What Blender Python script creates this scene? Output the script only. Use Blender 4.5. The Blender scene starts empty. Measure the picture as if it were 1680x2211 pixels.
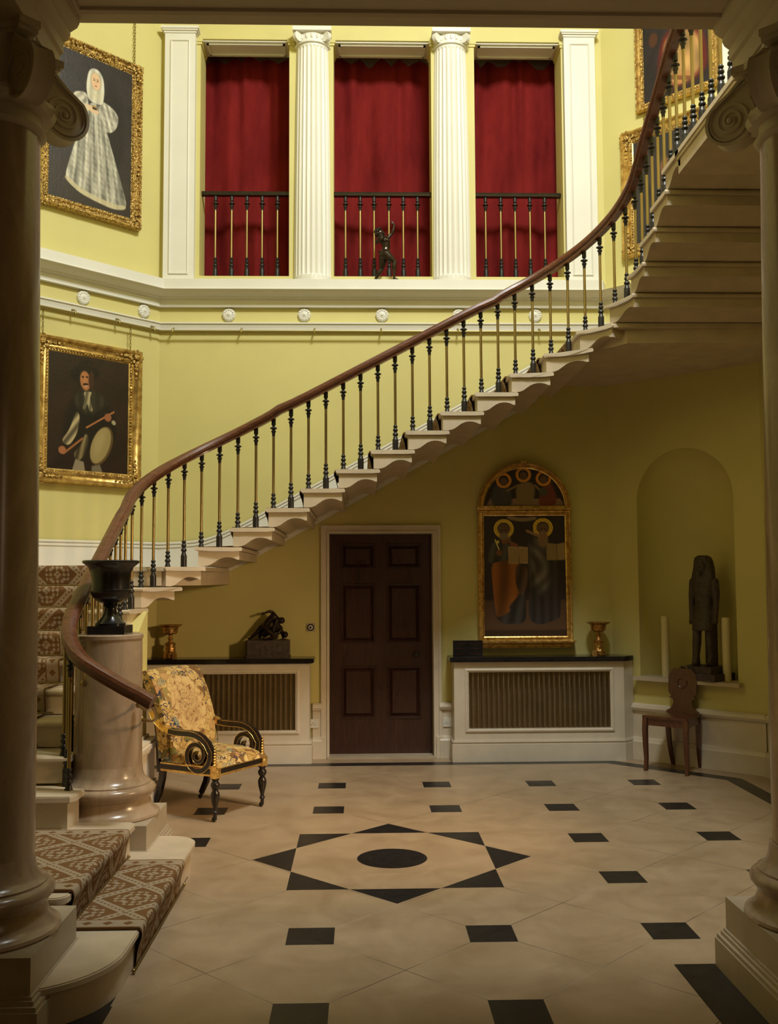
import bpy, math, random
import numpy as np
from math import sin, cos, pi, sqrt, atan2, radians
from mathutils import Vector, Matrix
random.seed(7)
SC = bpy.context.scene
COL = SC.collection

# ------------------------------------------------------------------ camera, world, lights, exposure
CAM_F, CAM_PITCH, CAM_YAW, CAM_ROLL, EYE = 2140.0, .0676, .028, .0049, 1.7
cam = bpy.data.cameras.new('camera'); camo = bpy.data.objects.new('camera', cam); COL.objects.link(camo)
Fv = Vector((sin(CAM_YAW)*cos(CAM_PITCH), cos(CAM_YAW)*cos(CAM_PITCH), sin(CAM_PITCH)))
Rv = Vector((cos(CAM_YAW), -sin(CAM_YAW), 0)); Uv = Rv.cross(Fv)
R2 = Rv*cos(CAM_ROLL)-Uv*sin(CAM_ROLL); U2 = Rv*sin(CAM_ROLL)+Uv*cos(CAM_ROLL)
mw = Matrix((R2, U2, -Fv)).transposed().to_4x4(); mw.translation = Vector((0, 0, EYE)); camo.matrix_world = mw
cam.sensor_fit = 'VERTICAL'; cam.sensor_height = 36; cam.lens = CAM_F*36/2211; cam.clip_start = .05
SC.camera = camo
SC.view_settings.view_transform = 'Standard'; SC.view_settings.look = 'None'
SC.view_settings.exposure = 0.0; SC.view_settings.gamma = 1.0; SC.view_settings.use_curve_mapping = False
w = bpy.data.worlds.new('world'); SC.world = w; w.use_nodes = True
w.node_tree.nodes['Background'].inputs[0].default_value = (.9, .75, .5, 1)
w.node_tree.nodes['Background'].inputs[1].default_value = 0.0

def area(name, loc, target, size, power, col, size_y=None, spread=180):
    l = bpy.data.lights.new(name, 'AREA'); o = bpy.data.objects.new(name, l); COL.objects.link(o)
    l.energy = power; l.color = col; l.size = size
    if size_y: l.shape = 'RECTANGLE'; l.size_y = size_y
    l.spread = radians(spread)
    o.location = loc; d = Vector(target)-Vector(loc); o.rotation_euler = d.to_track_quat('-Z', 'Y').to_euler()
    return o
area('roof_lantern_light', (1.35, 4.6, 8.7), (.3, 6.9, 2.5), 1.2, 475, (.955, 1, .955))
area('side_lamp_light', (2.75, 4.9, 2.3), (-1.5, 8.0, .1), .35, 20, (1, .68, .36), .5, spread=62)
area('hall_softbox_light', (1.9, 1.3, 2.2), (-1.3, 5.0, 1.6), .22, 3.4, (1, .70, .42), 1.2)
area('hall_fill_light', (.2, -.6, 3.3), (.2, 6, 1.0), 1.2, .9, (1, .70, .40))  # weak warm fill added behind the camera, not a fitting of the hall

# ------------------------------------------------------------------ materials
def srgb(r, g, b):
    f = lambda c: (c/255/12.92) if c/255 <= .04045 else ((c/255+.055)/1.055)**2.4
    return (f(r), f(g), f(b))
class NT:
    def __init__(s, name):
        s.m = bpy.data.materials.new(name); s.m.use_nodes = True
        s.t = s.m.node_tree; s.n = s.t.nodes; s.L = s.t.links; s.b = s.n['Principled BSDF']
    def node(s, kind, **kw):
        n = s.n.new(kind)
        for k, v in kw.items(): setattr(n, k, v)
        return n
    def put(s, sock, v):
        if isinstance(v, bpy.types.NodeSocket): s.L.new(v, sock)
        elif isinstance(v, (tuple, list)) and len(v) == 3 and sock.type == 'RGBA': sock.default_value = (*v, 1)
        else: sock.default_value = v
    def math(s, op, a, b=None, c=None):
        n = s.node('ShaderNodeMath', operation=op)
        s.put(n.inputs[0], a)
        if b is not None: s.put(n.inputs[1], b)
        if c is not None: s.put(n.inputs[2], c)
        return n.outputs[0]
    def mix(s, f, a, b, mode='MIX'):
        n = s.node('ShaderNodeMix', data_type='RGBA', blend_type=mode)
        s.put(n.inputs[0], f); s.put(n.inputs[6], a); s.put(n.inputs[7], b); return n.outputs[2]
    def coord(s, which='Object'):
        return s.node('ShaderNodeTexCoord').outputs[which]
    def mapping(s, v, scale=(1, 1, 1), loc=(0, 0, 0), rot=(0, 0, 0)):
        n = s.node('ShaderNodeMapping'); s.L.new(v, n.inputs[0])
        n.inputs['Scale'].default_value = scale; n.inputs['Location'].default_value = loc; n.inputs['Rotation'].default_value = rot
        return n.outputs[0]
    def noise(s, v, scale, detail=3, rough=.55, dist=0):
        n = s.node('ShaderNodeTexNoise'); s.L.new(v, n.inputs['Vector'])
        n.inputs['Scale'].default_value = scale; n.inputs['Detail'].default_value = detail
        n.inputs['Roughness'].default_value = rough; n.inputs['Distortion'].default_value = dist
        return n.outputs['Fac']
    def voro(s, v, scale, feature='F1', out='Distance'):
        n = s.node('ShaderNodeTexVoronoi', feature=feature); s.L.new(v, n.inputs['Vector'])
        n.inputs['Scale'].default_value = scale; return n.outputs[out]
    def ramp(s, f, stops):
        n = s.node('ShaderNodeValToRGB'); s.put(n.inputs[0], f)
        cr = n.color_ramp
        while len(cr.elements) < len(stops): cr.elements.new(.5)
        for e, (p, c) in zip(cr.elements, stops): e.position = p; e.color = (*c, 1) if len(c) == 3 else c
        return n.outputs[0]
    def step(s, f, a, b):
        n = s.node('ShaderNodeMapRange'); s.put(n.inputs[0], f)
        n.inputs[1].default_value = a; n.inputs[2].default_value = b; return n.outputs[0]
    def bump(s, h, strength=.3, dist=.01):
        n = s.node('ShaderNodeBump'); s.put(n.inputs['Height'], h)
        n.inputs['Strength'].default_value = strength; n.inputs['Distance'].default_value = dist
        s.L.new(n.outputs[0], s.b.inputs['Normal'])
    def set(s, color=None, rough=None, metal=None, coat=None, spec=None):
        if color is not None: s.put(s.b.inputs['Base Color'], color)
        if rough is not None: s.put(s.b.inputs['Roughness'], rough)
        if metal is not None: s.put(s.b.inputs['Metallic'], metal)
        if coat is not None: s.b.inputs['Coat Weight'].default_value = coat; s.b.inputs['Coat Roughness'].default_value = .12
        if spec is not None: s.b.inputs['Specular IOR Level'].default_value = spec
        return s.m
def scl(c, k): return tuple(min(1, x*k) for x in c)
def simple(name, col, rough=.5, metal=0, var=.12, vscale=3, bump=0, bscale=40, coat=None, spec=None, stretch=(1, 1, 1)):
    t = NT(name); v = t.mapping(t.coord(), stretch)
    n = t.noise(v, vscale, 5)
    c = t.mix(t.step(n, .3, .7), scl(col, 1-var), scl(col, 1+var))
    if bump: t.bump(t.noise(v, bscale, 4), bump, .01)
    return t.set(c, rough, metal, coat, spec)
M = {}
M['yellow'] = simple('yellow_paint', (.62, .545, .205), .62, var=.05, vscale=1.3, bump=.05, bscale=60)
M['cream'] = simple('cream_paint', (.74, .71, .63), .45, var=.04, vscale=2)
M['dado'] = simple('cream_dado_paint', (.66, .57, .45), .4, var=.06, vscale=5)
M['plaster'] = simple('ceiling_plaster', (.52, .43, .32), .7, var=.05)
M['stepstone'] = simple('stair_stone', (.56, .455, .325), .5, var=.1, vscale=6, bump=.05)
M['greystone'] = simple('plinth_stone', (.42, .34, .24), .5, var=.12, vscale=5, bump=.12, bscale=25)
M['capital'] = simple('capital_plaster', (.50, .42, .32), .6, var=.05)
M['iron'] = simple('black_iron', (.022, .018, .016), .38, .3, var=.3)
M['brass'] = simple('baluster_brass', (.33, .24, .10), .33, 1, var=.15)
M['gold'] = None
M['bronze'] = simple('dark_bronze', (.035, .022, .013), .28, .6, var=.5, vscale=20)
M['black'] = simple('black_marble', (.014, .012, .012), .16, var=.3, vscale=12)
M['urn'] = simple('black_polished_stone', (.012, .010, .010), .22, var=.3, vscale=8)
M['basalt'] = simple('dark_basalt', (.060, .042, .034), .5, var=.4, vscale=30, bump=.5, bscale=60)
M['wax'] = simple('candle_wax', (.72, .62, .36), .5, var=.04)
M['plastic'] = simple('white_plastic', (.75, .72, .64), .35, var=.01)
M['ebony'] = simple('ebonised_wood', (.014, .009, .006), .25, var=.4, vscale=18)
M['chainm'] = simple('chain_brass', (.35, .28, .10), .45, .8, var=.1)
M['wick'] = simple('black_wick', (.01, .01, .01), .9)
def gilt(name, a=(.76, .52, .17), b=(.17, .09, .03), sc=45, bump=.8, metal=.85, rough=.34):
    t = NT(name); v = t.coord(); n = t.noise(v, sc, 5, .65); n2 = t.voro(v, sc*1.6)
    c = t.mix(t.step(n, .36, .60), b, a)
    t.bump(t.math('ADD', n, n2), bump, .012)
    return t.set(c, rough, metal)
M['gold'] = gilt('gilt_ornament')
M['goldsmooth'] = gilt('gilt_plain', (.68, .46, .15), (.34, .19, .05), 14, .1, .8, .36)
M['goldleaf'] = gilt('gilt_leaf', (.88, .60, .20), (.48, .26, .07), 22, .08, .8, .32)
M['bowlbrass'] = gilt('old_brass', (.62, .36, .10), (.25, .12, .03), 35, .35, .9, .32)
def marble_column():
    t = NT('column_scagliola'); v = t.mapping(t.coord(), (1, 1, .35))
    n = t.noise(v, 5, 8, .6, 1.2); n2 = t.noise(t.coord(), 45, 4, .7)
    c = t.mix(t.step(n, .35, .65), (.27, .185, .115), (.43, .31, .205))
    c = t.mix(t.math('MULTIPLY', t.step(n2, .60, .75), .5), c, (.16, .11, .075))
    return t.set(c, .24, 0, .12)
M['column'] = marble_column()
def mahogany(name, a, b, rough=.22, vert=True, coat=.3):
    t = NT(name); v = t.mapping(t.coord(), (9, 9, .8) if vert else (1.2, 9, 9))
    n = t.noise(v, 4, 6, .6, 1.5); n2 = t.noise(t.coord(), 2.5, 2)
    c = t.mix(t.step(n, .3, .7), a, b)
    t.bump(n, .04, .004)
    return t.set(c, t.step(n2, -.4, 2.4), 0, coat)
M['door'] = mahogany('door_mahogany', (.028, .010, .007), (.070, .024, .015))
M['rail'] = mahogany('rail_mahogany', (.060, .018, .008), (.17, .058, .024), .30, vert=False, coat=.2)
M['chairwood'] = mahogany('chair_mahogany', (.055, .014, .006), (.12, .034, .014))
def curtain_mat():
    t = NT('curtain_cotton'); v = t.mapping(t.coord(), (1, 1, .3))
    n = t.noise(v, 3.5, 6, .65); n2 = t.noise(t.coord(), 160, 2)
    c = t.mix(t.step(n, .3, .72), (.10, .005, .006), (.235, .016, .014)); t.bump(n2, .2, .003)
    return t.set(c, .9, 0, None, .15)
M['curtain'] = curtain_mat()
def floor_mat():
    t = NT('floor_stone'); g = t.node('ShaderNodeNewGeometry').outputs['Position']
    sx = t.node('ShaderNodeSeparateXYZ'); t.L.new(g, sx.inputs[0]); X, Y = sx.outputs[0], sx.outputs[1]
    A = lambda x: t.math('ABSOLUTE', x)
    P = .8655; hs = .113
    u = t.math('DIVIDE', t.math('SUBTRACT', X, -.248), P); v = t.math('DIVIDE', t.math('SUBTRACT', Y, 4.005), P)
    fu = t.math('SUBTRACT', t.math('FRACT', t.math('ADD', u, 50.5)), .5); fv = t.math('SUBTRACT', t.math('FRACT', t.math('ADD', v, 50.5)), .5)
    sq = t.math('MULTIPLY', t.math('LESS_THAN', A(fu), hs/P), t.math('LESS_THAN', A(fv), hs/P))
    # centre star
    cx = t.math('SUBTRACT', X, .182); cy = t.math('SUBTRACT', Y, 6.178)
    ax, ay = A(cx), A(cy); H = .600
    s1 = t.math('LESS_THAN', t.math('MAXIMUM', ax, ay), H)
    s2 = t.math('LESS_THAN', t.math('ADD', ax, ay), H*1.42)
    star = t.math('ABSOLUTE', t.math('SUBTRACT', s1, s2))
    anystar = t.math('MAXIMUM', s1, s2)
    rr = t.math('SQRT', t.math('ADD', t.math('MULTIPLY', cx, cx), t.math('MULTIPLY', cy, cy)))
    disk = t.math('LESS_THAN', rr, .214)
    near = t.math('GREATER_THAN', rr, 1.0)
    # squares only inside the border
    dxr = A(t.math('SUBTRACT', X, .215))
    inb = t.math('LESS_THAN', dxr, 2.82)
    front = t.math('LESS_THAN', Y, 4.457)
    inner_front = t.math('LESS_THAN', A(t.math('SUBTRACT', X, .18)), 1.19)
    ok = t.math('SUBTRACT', 1, t.math('MULTIPLY', front, t.math('SUBTRACT', 1, inner_front)))
    sq = t.math('MULTIPLY', t.math('MULTIPLY', sq, near), t.math('MULTIPLY', inb, ok))
    # octagonal border band:  distance to boundary = max of constraints
    f1 = t.math('SUBTRACT', dxr, 2.85)
    f2 = t.math('SUBTRACT', Y, 9.19)
    f3 = t.math('DIVIDE', t.math('SUBTRACT', t.math('ADD', dxr, Y), 11.235), 1.4142)
    f = t.math('MAXIMUM', t.math('MAXIMUM', f1, f2), f3)
    band = t.math('MULTIPLY', t.math('GREATER_THAN', f, 0), t.math('LESS_THAN', f, .15))
    band = t.math('MULTIPLY', band, t.math('SUBTRACT', 1, front))
    bx = A(t.math('SUBTRACT', X, .18))
    b2 = t.math('MULTIPLY', t.math('MULTIPLY', t.math('GREATER_THAN', bx, 1.19), t.math('LESS_THAN', bx, 1.40)), front)
    sq = t.math('MULTIPLY', sq, t.math('LESS_THAN', f, -.13))
    blackf = t.math('MAXIMUM', t.math('MAXIMUM', sq, star), t.math('MAXIMUM', disk, t.math('MAXIMUM', band, b2)))
    # joints along both diagonals
    j1 = A(t.math('SUBTRACT', t.math('FRACT', t.math('ADD', t.math('ADD', u, v), 50.5)), .5))
    j2 = A(t.math('SUBTRACT', t.math('FRACT', t.math('ADD', t.math('SUBTRACT', u, v), 50.5)), .5))
    j = t.math('LESS_THAN', t.math('MINIMUM', j1, j2), .0031)
    j = t.math('MULTIPLY', t.math('MULTIPLY', j, t.math('SUBTRACT', 1, anystar)), t.math('LESS_THAN', f, 0))
    pn = t.noise(g, 1.1, 2)
    jw = t.math('MULTIPLY', j, t.step(pn, .35, .6))
    n = t.noise(g, 3.2, 7, .62, .6); n2 = t.noise(g, 17, 5, .7); n3 = t.noise(g, 60, 3, .6)
    stone = t.mix(t.step(n, .3, .7), (.30, .205, .12), (.41, .295, .185))
    stone = t.mix(t.math('MULTIPLY', t.step(n2, .60, .78), .4), stone, (.25, .17, .09))
    stone = t.mix(t.math('MULTIPLY', t.step(n3, .70, .76), .7), stone, (.10, .07, .05))
    stone = t.mix(t.math('MULTIPLY', j, .95), stone, t.mix(t.step(pn, .4, .55), (.42, .36, .26), (.05, .04, .03)))
    blk = t.mix(t.step(n2, .4, .7), (.011, .010, .010), (.020, .018, .018))
    c = t.mix(blackf, stone, blk)
    rough = t.math('ADD', t.math('MULTIPLY', n, .28), .20)
    t.bump(t.math('SUBTRACT', n, t.math('MULTIPLY', jw, .5)), .12, .006)
    return t.set(c, rough, 0, None, .5)
M['floor'] = floor_mat()
def carpet_mat():
    t = NT('carpet_diamond'); uv = t.node('ShaderNodeUVMap').outputs[0]
    sx = t.node('ShaderNodeSeparateXYZ'); t.L.new(uv, sx.inputs[0]); U, V = sx.outputs[0], sx.outputs[1]   # U across 0..W, V along, metres
    A = lambda x: t.math('ABSOLUTE', x)
    a = t.math('DIVIDE', t.math('ADD', U, V), .40); b = t.math('DIVIDE', t.math('SUBTRACT', U, V), .40)
    fa = t.math('SUBTRACT', t.math('FRACT', t.math('ADD', a, 50)), .5); fb = t.math('SUBTRACT', t.math('FRACT', t.math('ADD', b, 50)), .5)
    band = t.math('LESS_THAN', t.math('MINIMUM', A(fa), A(fb)), .085)
    # dashes inside the bands
    d1 = t.math('MULTIPLY', t.math('LESS_THAN', A(fa), .022), t.math('LESS_THAN', t.math('FRACT', t.math('MULTIPLY', t.math('ADD', b, 50), 9)), .45))
    d2 = t.math('MULTIPLY', t.math('LESS_THAN', A(fb), .022), t.math('LESS_THAN', t.math('FRACT', t.math('MULTIPLY', t.math('ADD', a, 50), 9)), .45))
    band = t.math('SUBTRACT', band, t.math('MAXIMUM', d1, d2))
    # floral motif in the diamonds
    ga = t.math('SUBTRACT', A(fa), .5); gb = t.math('SUBTRACT', A(fb), .5)
    rr = t.math('SQRT', t.math('ADD', t.math('MULTIPLY', ga, ga), t.math('MULTIPLY', gb, gb)))
    mot = t.math('MULTIPLY', t.math('SINE', t.math('MULTIPLY', ga, 34)), t.math('SINE', t.math('MULTIPLY', gb, 34)))
    nz = t.noise(t.mapping(uv, (1, 1, 1)), 60, 2)
    mot = t.math('ADD', mot, t.math('SUBTRACT', t.math('MULTIPLY', nz, 1.6), .8))
    mot = t.math('MULTIPLY', t.math('GREATER_THAN', mot, .12), t.math('LESS_THAN', rr, .36))
    lat = t.math('MAXIMUM', band, mot)
    # borders
    W = 1.06
    e = t.math('MINIMUM', U, t.math('SUBTRACT', W, U))
    bzone = t.math('LESS_THAN', e, .10)
    flower = t.math('GREATER_THAN', t.math('ADD', A(t.math('SUBTRACT', t.math('FRACT', t.math('MULTIPLY', V, 11)), .5)), A(t.math('MULTIPLY', t.math('SUBTRACT', e, .055), 11))), .27)
    lat = t.math('ADD', t.math('MULTIPLY', lat, t.math('SUBTRACT', 1, bzone)), t.math('MULTIPLY', flower, bzone))
    line = t.math('LESS_THAN', A(t.math('SUBTRACT', e, .10)), .004)
    lat = t.math('MULTIPLY', lat, t.math('SUBTRACT', 1, line))
    lat = t.math('MULTIPLY', lat, t.math('GREATER_THAN', e, .012))
    ft = t.noise(t.coord(), 380, 2)
    c = t.mix(lat, (.20, .10, .038), (.43, .335, .225))
    c = t.mix(t.math('MULTIPLY', ft, .5), c, (.10, .05, .02)); t.bump(ft, .6, .004)
    return t.set(c, .95, 0, None, .1)
M['carpet'] = carpet_mat()
def tapestry_mat():
    t = NT('tapestry_needlework'); g = t.coord()
    nv = t.node('ShaderNodeTexNoise'); t.L.new(g, nv.inputs['Vector']); nv.inputs['Scale'].default_value = 9
    mv = t.node('ShaderNodeVectorMath', operation='MULTIPLY_ADD'); t.L.new(nv.outputs['Color'], mv.inputs[0])
    mv.inputs[1].default_value = (.12, .12, .12); t.L.new(g, mv.inputs[2]); w_ = mv.outputs[0]
    cell = t.voro(w_, 19, 'F1', 'Color'); sep = t.node('ShaderNodeSeparateColor'); t.L.new(cell, sep.inputs[0])
    c = t.ramp(sep.outputs[0], [(0, srgb(196, 166, 108)), (.3, srgb(178, 146, 84)), (.48, srgb(122, 92, 56)), (.60, srgb(204, 176, 116)), (.80, srgb(132, 136, 118)), (.87, srgb(112, 108, 62)), (.92, srgb(176, 134, 90))])
    c.node.color_ramp.interpolation = 'CONSTANT'
    ed = t.voro(w_, 19, 'DISTANCE_TO_EDGE'); c = t.mix(t.step(ed, .05, .02), c, srgb(98, 66, 38))
    n5 = t.noise(g, 55, 4, .7); c = t.mix(t.math('MULTIPLY', t.step(n5, .55, .66), .6), c, srgb(120, 84, 48))
    big = t.voro(w_, 7, 'F1', 'Color'); sb = t.node('ShaderNodeSeparateColor'); t.L.new(big, sb.inputs[0])
    c = t.mix(t.math('MULTIPLY', t.math('GREATER_THAN', sb.outputs[0], .62), .35), c, srgb(196, 164, 100))
    ring = t.math('ABSOLUTE', t.math('SUBTRACT', t.voro(w_, 26), .33))
    blue = t.math('MULTIPLY', t.math('LESS_THAN', ring, .06), t.math('GREATER_THAN', sb.outputs[1], .62))
    c = t.mix(blue, c, srgb(42, 52, 78))
    # lighter oval medallion on the back panel
    sx = t.node('ShaderNodeSeparateXYZ'); t.L.new(g, sx.inputs[0])
    ex = t.math('DIVIDE', sx.outputs[1], .185); ez = t.math('DIVIDE', t.math('SUBTRACT', sx.outputs[2], .76), .22)
    r = t.math('SQRT', t.math('ADD', t.math('MULTIPLY', ex, ex), t.math('MULTIPLY', ez, ez)))
    n2 = t.noise(g, 22, 5, .7); n4 = t.noise(g, 38, 4, .6, 2.5)
    med = t.ramp(n2, [(.38, srgb(120, 82, 52)), (.45, srgb(190, 156, 104)), (.6, srgb(206, 178, 122)), (.72, srgb(150, 118, 78))])
    med = t.mix(t.math('MULTIPLY', t.step(t.math('ABSOLUTE', t.math('SUBTRACT', n4, .5)), .035, .015), t.step(r, .75, .45)), med, srgb(104, 66, 50))
    c = t.mix(t.math('LESS_THAN', t.math('ADD', r, t.math('MULTIPLY', n2, .3)), 1.12), c, med)
    fine = t.noise(g, 240, 2); c = t.mix(t.math('MULTIPLY', t.step(fine, .45, .7), .35), c, srgb(90, 64, 36))
    t.bump(fine, .5, .004)
    return t.set(c, .9, 0, None, .1)
M['tapestry'] = tapestry_mat()
def grille_mat():
    t = NT('brass_mesh_over_pleats'); g = t.coord(); sx = t.node('ShaderNodeSeparateXYZ'); t.L.new(g, sx.inputs[0])
    n = t.noise(g, 5, 3); c = t.mix(t.step(n, .3, .7), (.42, .31, .19), (.60, .47, .31))
    return t.set(c, .8)
M['pleat'] = grille_mat()
def vcol_mat(name, rough=.5, metal=0, bump=.25):
    t = NT(name); a = t.node('ShaderNodeVertexColor'); a.layer_name = 'Col'
    t.bump(t.noise(t.coord(), 55, 5, .7), bump, .006)
    return t.set(a.outputs[0], rough, metal)
M['canvas'] = vcol_mat('painted_canvas', .34, 0, .3)

# ------------------------------------------------------------------ geometry helpers
class G:
    def __init__(s): s.v, s.f, s.m, s.uv = [], [], [], None
    def add(s, vs, fs, mi=0, mat=None):
        o = len(s.v)
        if mat is not None: vs = [mat @ Vector(p) for p in vs]
        s.v += [tuple(p) for p in vs]; s.f += [tuple(i+o for i in f) for f in fs]; s.m += [mi]*len(fs); return s
    def box(s, a, b, mi=0, mat=None, bev=0):
        x0, x1 = sorted((a[0], b[0])); y0, y1 = sorted((a[1], b[1])); z0, z1 = sorted((a[2], b[2]))
        if bev:
            return s.prism([(x0+bev, y0), (x1-bev, y0), (x1, y0+bev), (x1, y1-bev), (x1-bev, y1), (x0+bev, y1), (x0, y1-bev), (x0, y0+bev)], z0, z1, mi, mat)
        vs = [(x0, y0, z0), (x1, y0, z0), (x1, y1, z0), (x0, y1, z0), (x0, y0, z1), (x1, y0, z1), (x1, y1, z1), (x0, y1, z1)]
        return s.add(vs, [(0, 3, 2, 1), (4, 5, 6, 7), (0, 1, 5, 4), (1, 2, 6, 5), (2, 3, 7, 6), (3, 0, 4, 7)], mi, mat)
    def prism(s, poly, z0, z1, mi=0, mat=None):
        n = len(poly)
        vs = [(x, y, z0) for x, y in poly]+[(x, y, z1) for x, y in poly]
        fs = [tuple(range(n-1, -1, -1)), tuple(range(n, 2*n))]+[(i, (i+1) % n, n+(i+1) % n, n+i) for i in range(n)]
        return s.add(vs, fs, mi, mat)
    def prism_xz(s, poly, y0, y1, mi=0, mat=None):
        n = len(poly)
        vs = [(x, y0, z) for x, z in poly]+[(x, y1, z) for x, z in poly]
        fs = [tuple(range(n)), tuple(range(2*n-1, n-1, -1))]+[(i, n+i, n+(i+1) % n, (i+1) % n) for i in range(n)]
        return s.add(vs, fs, mi, mat)
    def lathe(s, prof, c=(0, 0, 0), seg=32, mi=0, mat=None, mis=None, rf=None, sxy=(1, 1)):
        vs = []
        for r, z in prof:
            for k in range(seg):
                a = 2*pi*k/seg; q = r*(rf(a, r, z) if rf else 1)
                vs.append((c[0]+q*cos(a)*sxy[0], c[1]+q*sin(a)*sxy[1], c[2]+z))
        o = len(s.v); s.add(vs, [], mi, mat)
        for j in range(len(prof)-1):
            for k in range(seg):
                k2 = (k+1) % seg
                s.f.append((o+j*seg+k, o+j*seg+k2, o+(j+1)*seg+k2, o+(j+1)*seg+k)); s.m.append(mis[j] if mis else mi)
        if prof[0][0] > 1e-6: s.f.append(tuple(o+k for k in range(seg-1, -1, -1))); s.m.append(mis[0] if mis else mi)
        if prof[-1][0] > 1e-6: s.f.append(tuple(o+(len(prof)-1)*seg+k for k in range(seg))); s.m.append(mis[-1] if mis else mi)
        return s
    def sweep(s, path, sec, mi=0, closed=False, flat=True, up=(0, 0, 1), mis=None, scales=None, mat=None):
        """sec = [(side, up)], side = to the right of travel"""
        P = [Vector(p) for p in path]; n = len(P); rows = []; up = Vector(up)
        for i, p in enumerate(P):
            a = P[(i-1) % n] if (closed or i > 0) else P[i]; b = P[(i+1) % n] if (closed or i < n-1) else P[i]
            t1 = (p-a); t2 = (b-p); k = 1.0
            if t1.length < 1e-9: t1 = t2
            if t2.length < 1e-9: t2 = t1
            t = (t1.normalized()+t2.normalized()).normalized()
            r = t.cross(up)
            if r.length < 1e-6: r = Vector((1, 0, 0))
            r.normalize(); u = up if flat else r.cross(t).normalized()
            c = t1.normalized().dot(t)
            k = 1/max(.3, c) if flat else 1.0
            q = scales[i] if scales else 1
            rows.append([p+r*(x*k*q)+u*(y*q) for x, y in sec])
        m = len(sec); o = len(s.v); s.add([q for row in rows for q in row], [], mi, mat)
        R = range(n if closed else n-1)
        for i in R:
            j = (i+1) % n
            for k in range(m):
                k2 = (k+1) % m
                s.f.append((o+i*m+k, o+i*m+k2, o+j*m+k2, o+j*m+k)); s.m.append(mis[k] if mis else mi)
        if not closed:
            s.f.append(tuple(o+k for k in range(m-1, -1, -1))); s.m.append(mi)
            s.f.append(tuple(o+(n-1)*m+k for k in range(m))); s.m.append(mi)
        return s
    def tube(s, path, r, seg=8, mi=0, mat=None, up=(0, 0, 1)):
        rs = r if isinstance(r, (list, tuple)) else [r]*len(path); P = [Vector(p) for p in path]; n = len(P)
        pts = []; ref = None
        for i, p in enumerate(P):
            t = ((P[min(i+1, n-1)]-P[max(i-1, 0)])).normalized()
            if ref is None:
                ref = Vector((0, 0, 1)) if abs(t.z) < .9 else Vector((1, 0, 0))
            a = (ref-t*ref.dot(t)).normalized(); ref = a; b = t.cross(a)
            pts += [p+(a*cos(2*pi*k/seg)+b*sin(2*pi*k/seg))*rs[i] for k in range(seg)]
        o = len(s.v); s.add(pts, [], mi, mat)
        for i in range(n-1):
            for k in range(seg):
                k2 = (k+1) % seg; s.f.append((o+i*seg+k, o+i*seg+k2, o+(i+1)*seg+k2, o+(i+1)*seg+k)); s.m.append(mi)
        s.f.append(tuple(o+k for k in range(seg-1, -1, -1))); s.m.append(mi)
        s.f.append(tuple(o+(n-1)*seg+k for k in range(seg))); s.m.append(mi)
        return s
    def sphere(s, c, r, mi=0, seg=16, rings=10, mat=None, sc=(1, 1, 1)):
        prof = [(max(1e-7, r*sin(pi*i/rings)), -r*cos(pi*i/rings)) for i in range(rings+1)]
        vs = [(c[0]+p*cos(2*pi*k/seg)*sc[0], c[1]+p*sin(2*pi*k/seg)*sc[1], c[2]+z*sc[2]) for p, z in prof for k in range(seg)]
        fs = [(j*seg+k, j*seg+(k+1) % seg, (j+1)*seg+(k+1) % seg, (j+1)*seg+k) for j in range(rings) for k in range(seg)]
        return s.add(vs, fs, mi, mat)
LOC = {}
def mesh(name, g, mats, parent=None, smooth=35, world=True):
    me = bpy.data.meshes.new(name)
    off = LOC.get(parent.name, Vector((0, 0, 0))) if (parent and world) else Vector((0, 0, 0))
    vs = [(p[0]-off[0], p[1]-off[1], p[2]-off[2]) for p in g.v]
    me.from_pydata(vs, [], g.f); me.polygons.foreach_set('material_index', g.m)
    if not isinstance(mats, (list, tuple)): mats = [mats]
    for m in mats: me.materials.append(m if not isinstance(m, str) else M[m])
    if g.uv:
        ul = me.uv_layers.new(name='UVMap'); li = 0
        vi = np.zeros(len(me.loops), dtype=np.int32); me.loops.foreach_get('vertex_index', vi)
        ul.data.foreach_set('uv', np.array(g.uv, dtype=np.float32)[vi].ravel())
    me.validate(); me.update()
    if smooth:
        me.polygons.foreach_set('use_smooth', [True]*len(me.polygons)); me.set_sharp_from_angle(angle=radians(smooth))
    o = bpy.data.objects.new(name, me); COL.objects.link(o)
    if parent: o.parent = parent; LOC[o.name] = off
    return o
def tag(o, label, cat, group=None):
    o['label'] = label; o['category'] = cat
    if group: o['group'] = group
    return o
def thing(name, label, cat, loc, rotz=0, group=None):
    o = bpy.data.objects.new(name, None); o.empty_display_size = .1; COL.objects.link(o)
    o.location = loc; o.rotation_euler = (0, 0, rotz); tag(o, label, cat, group)
    LOC[o.name] = Vector(loc); return o
def struct(name, g, mats, smooth=30, parent=None):
    o = mesh(name, g, mats, parent, smooth)
    if not parent: o['kind'] = 'structure'
    return o
def lab(o, t): o['label'] = t; return o
def copy_tree(o, parent=None):
    c = o.copy(); COL.objects.link(c)
    if parent is not None: c.parent = parent
    if o.name in LOC: LOC[c.name] = LOC[o.name]
    for ch in list(o.children): copy_tree(ch, c)
    return c

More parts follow.
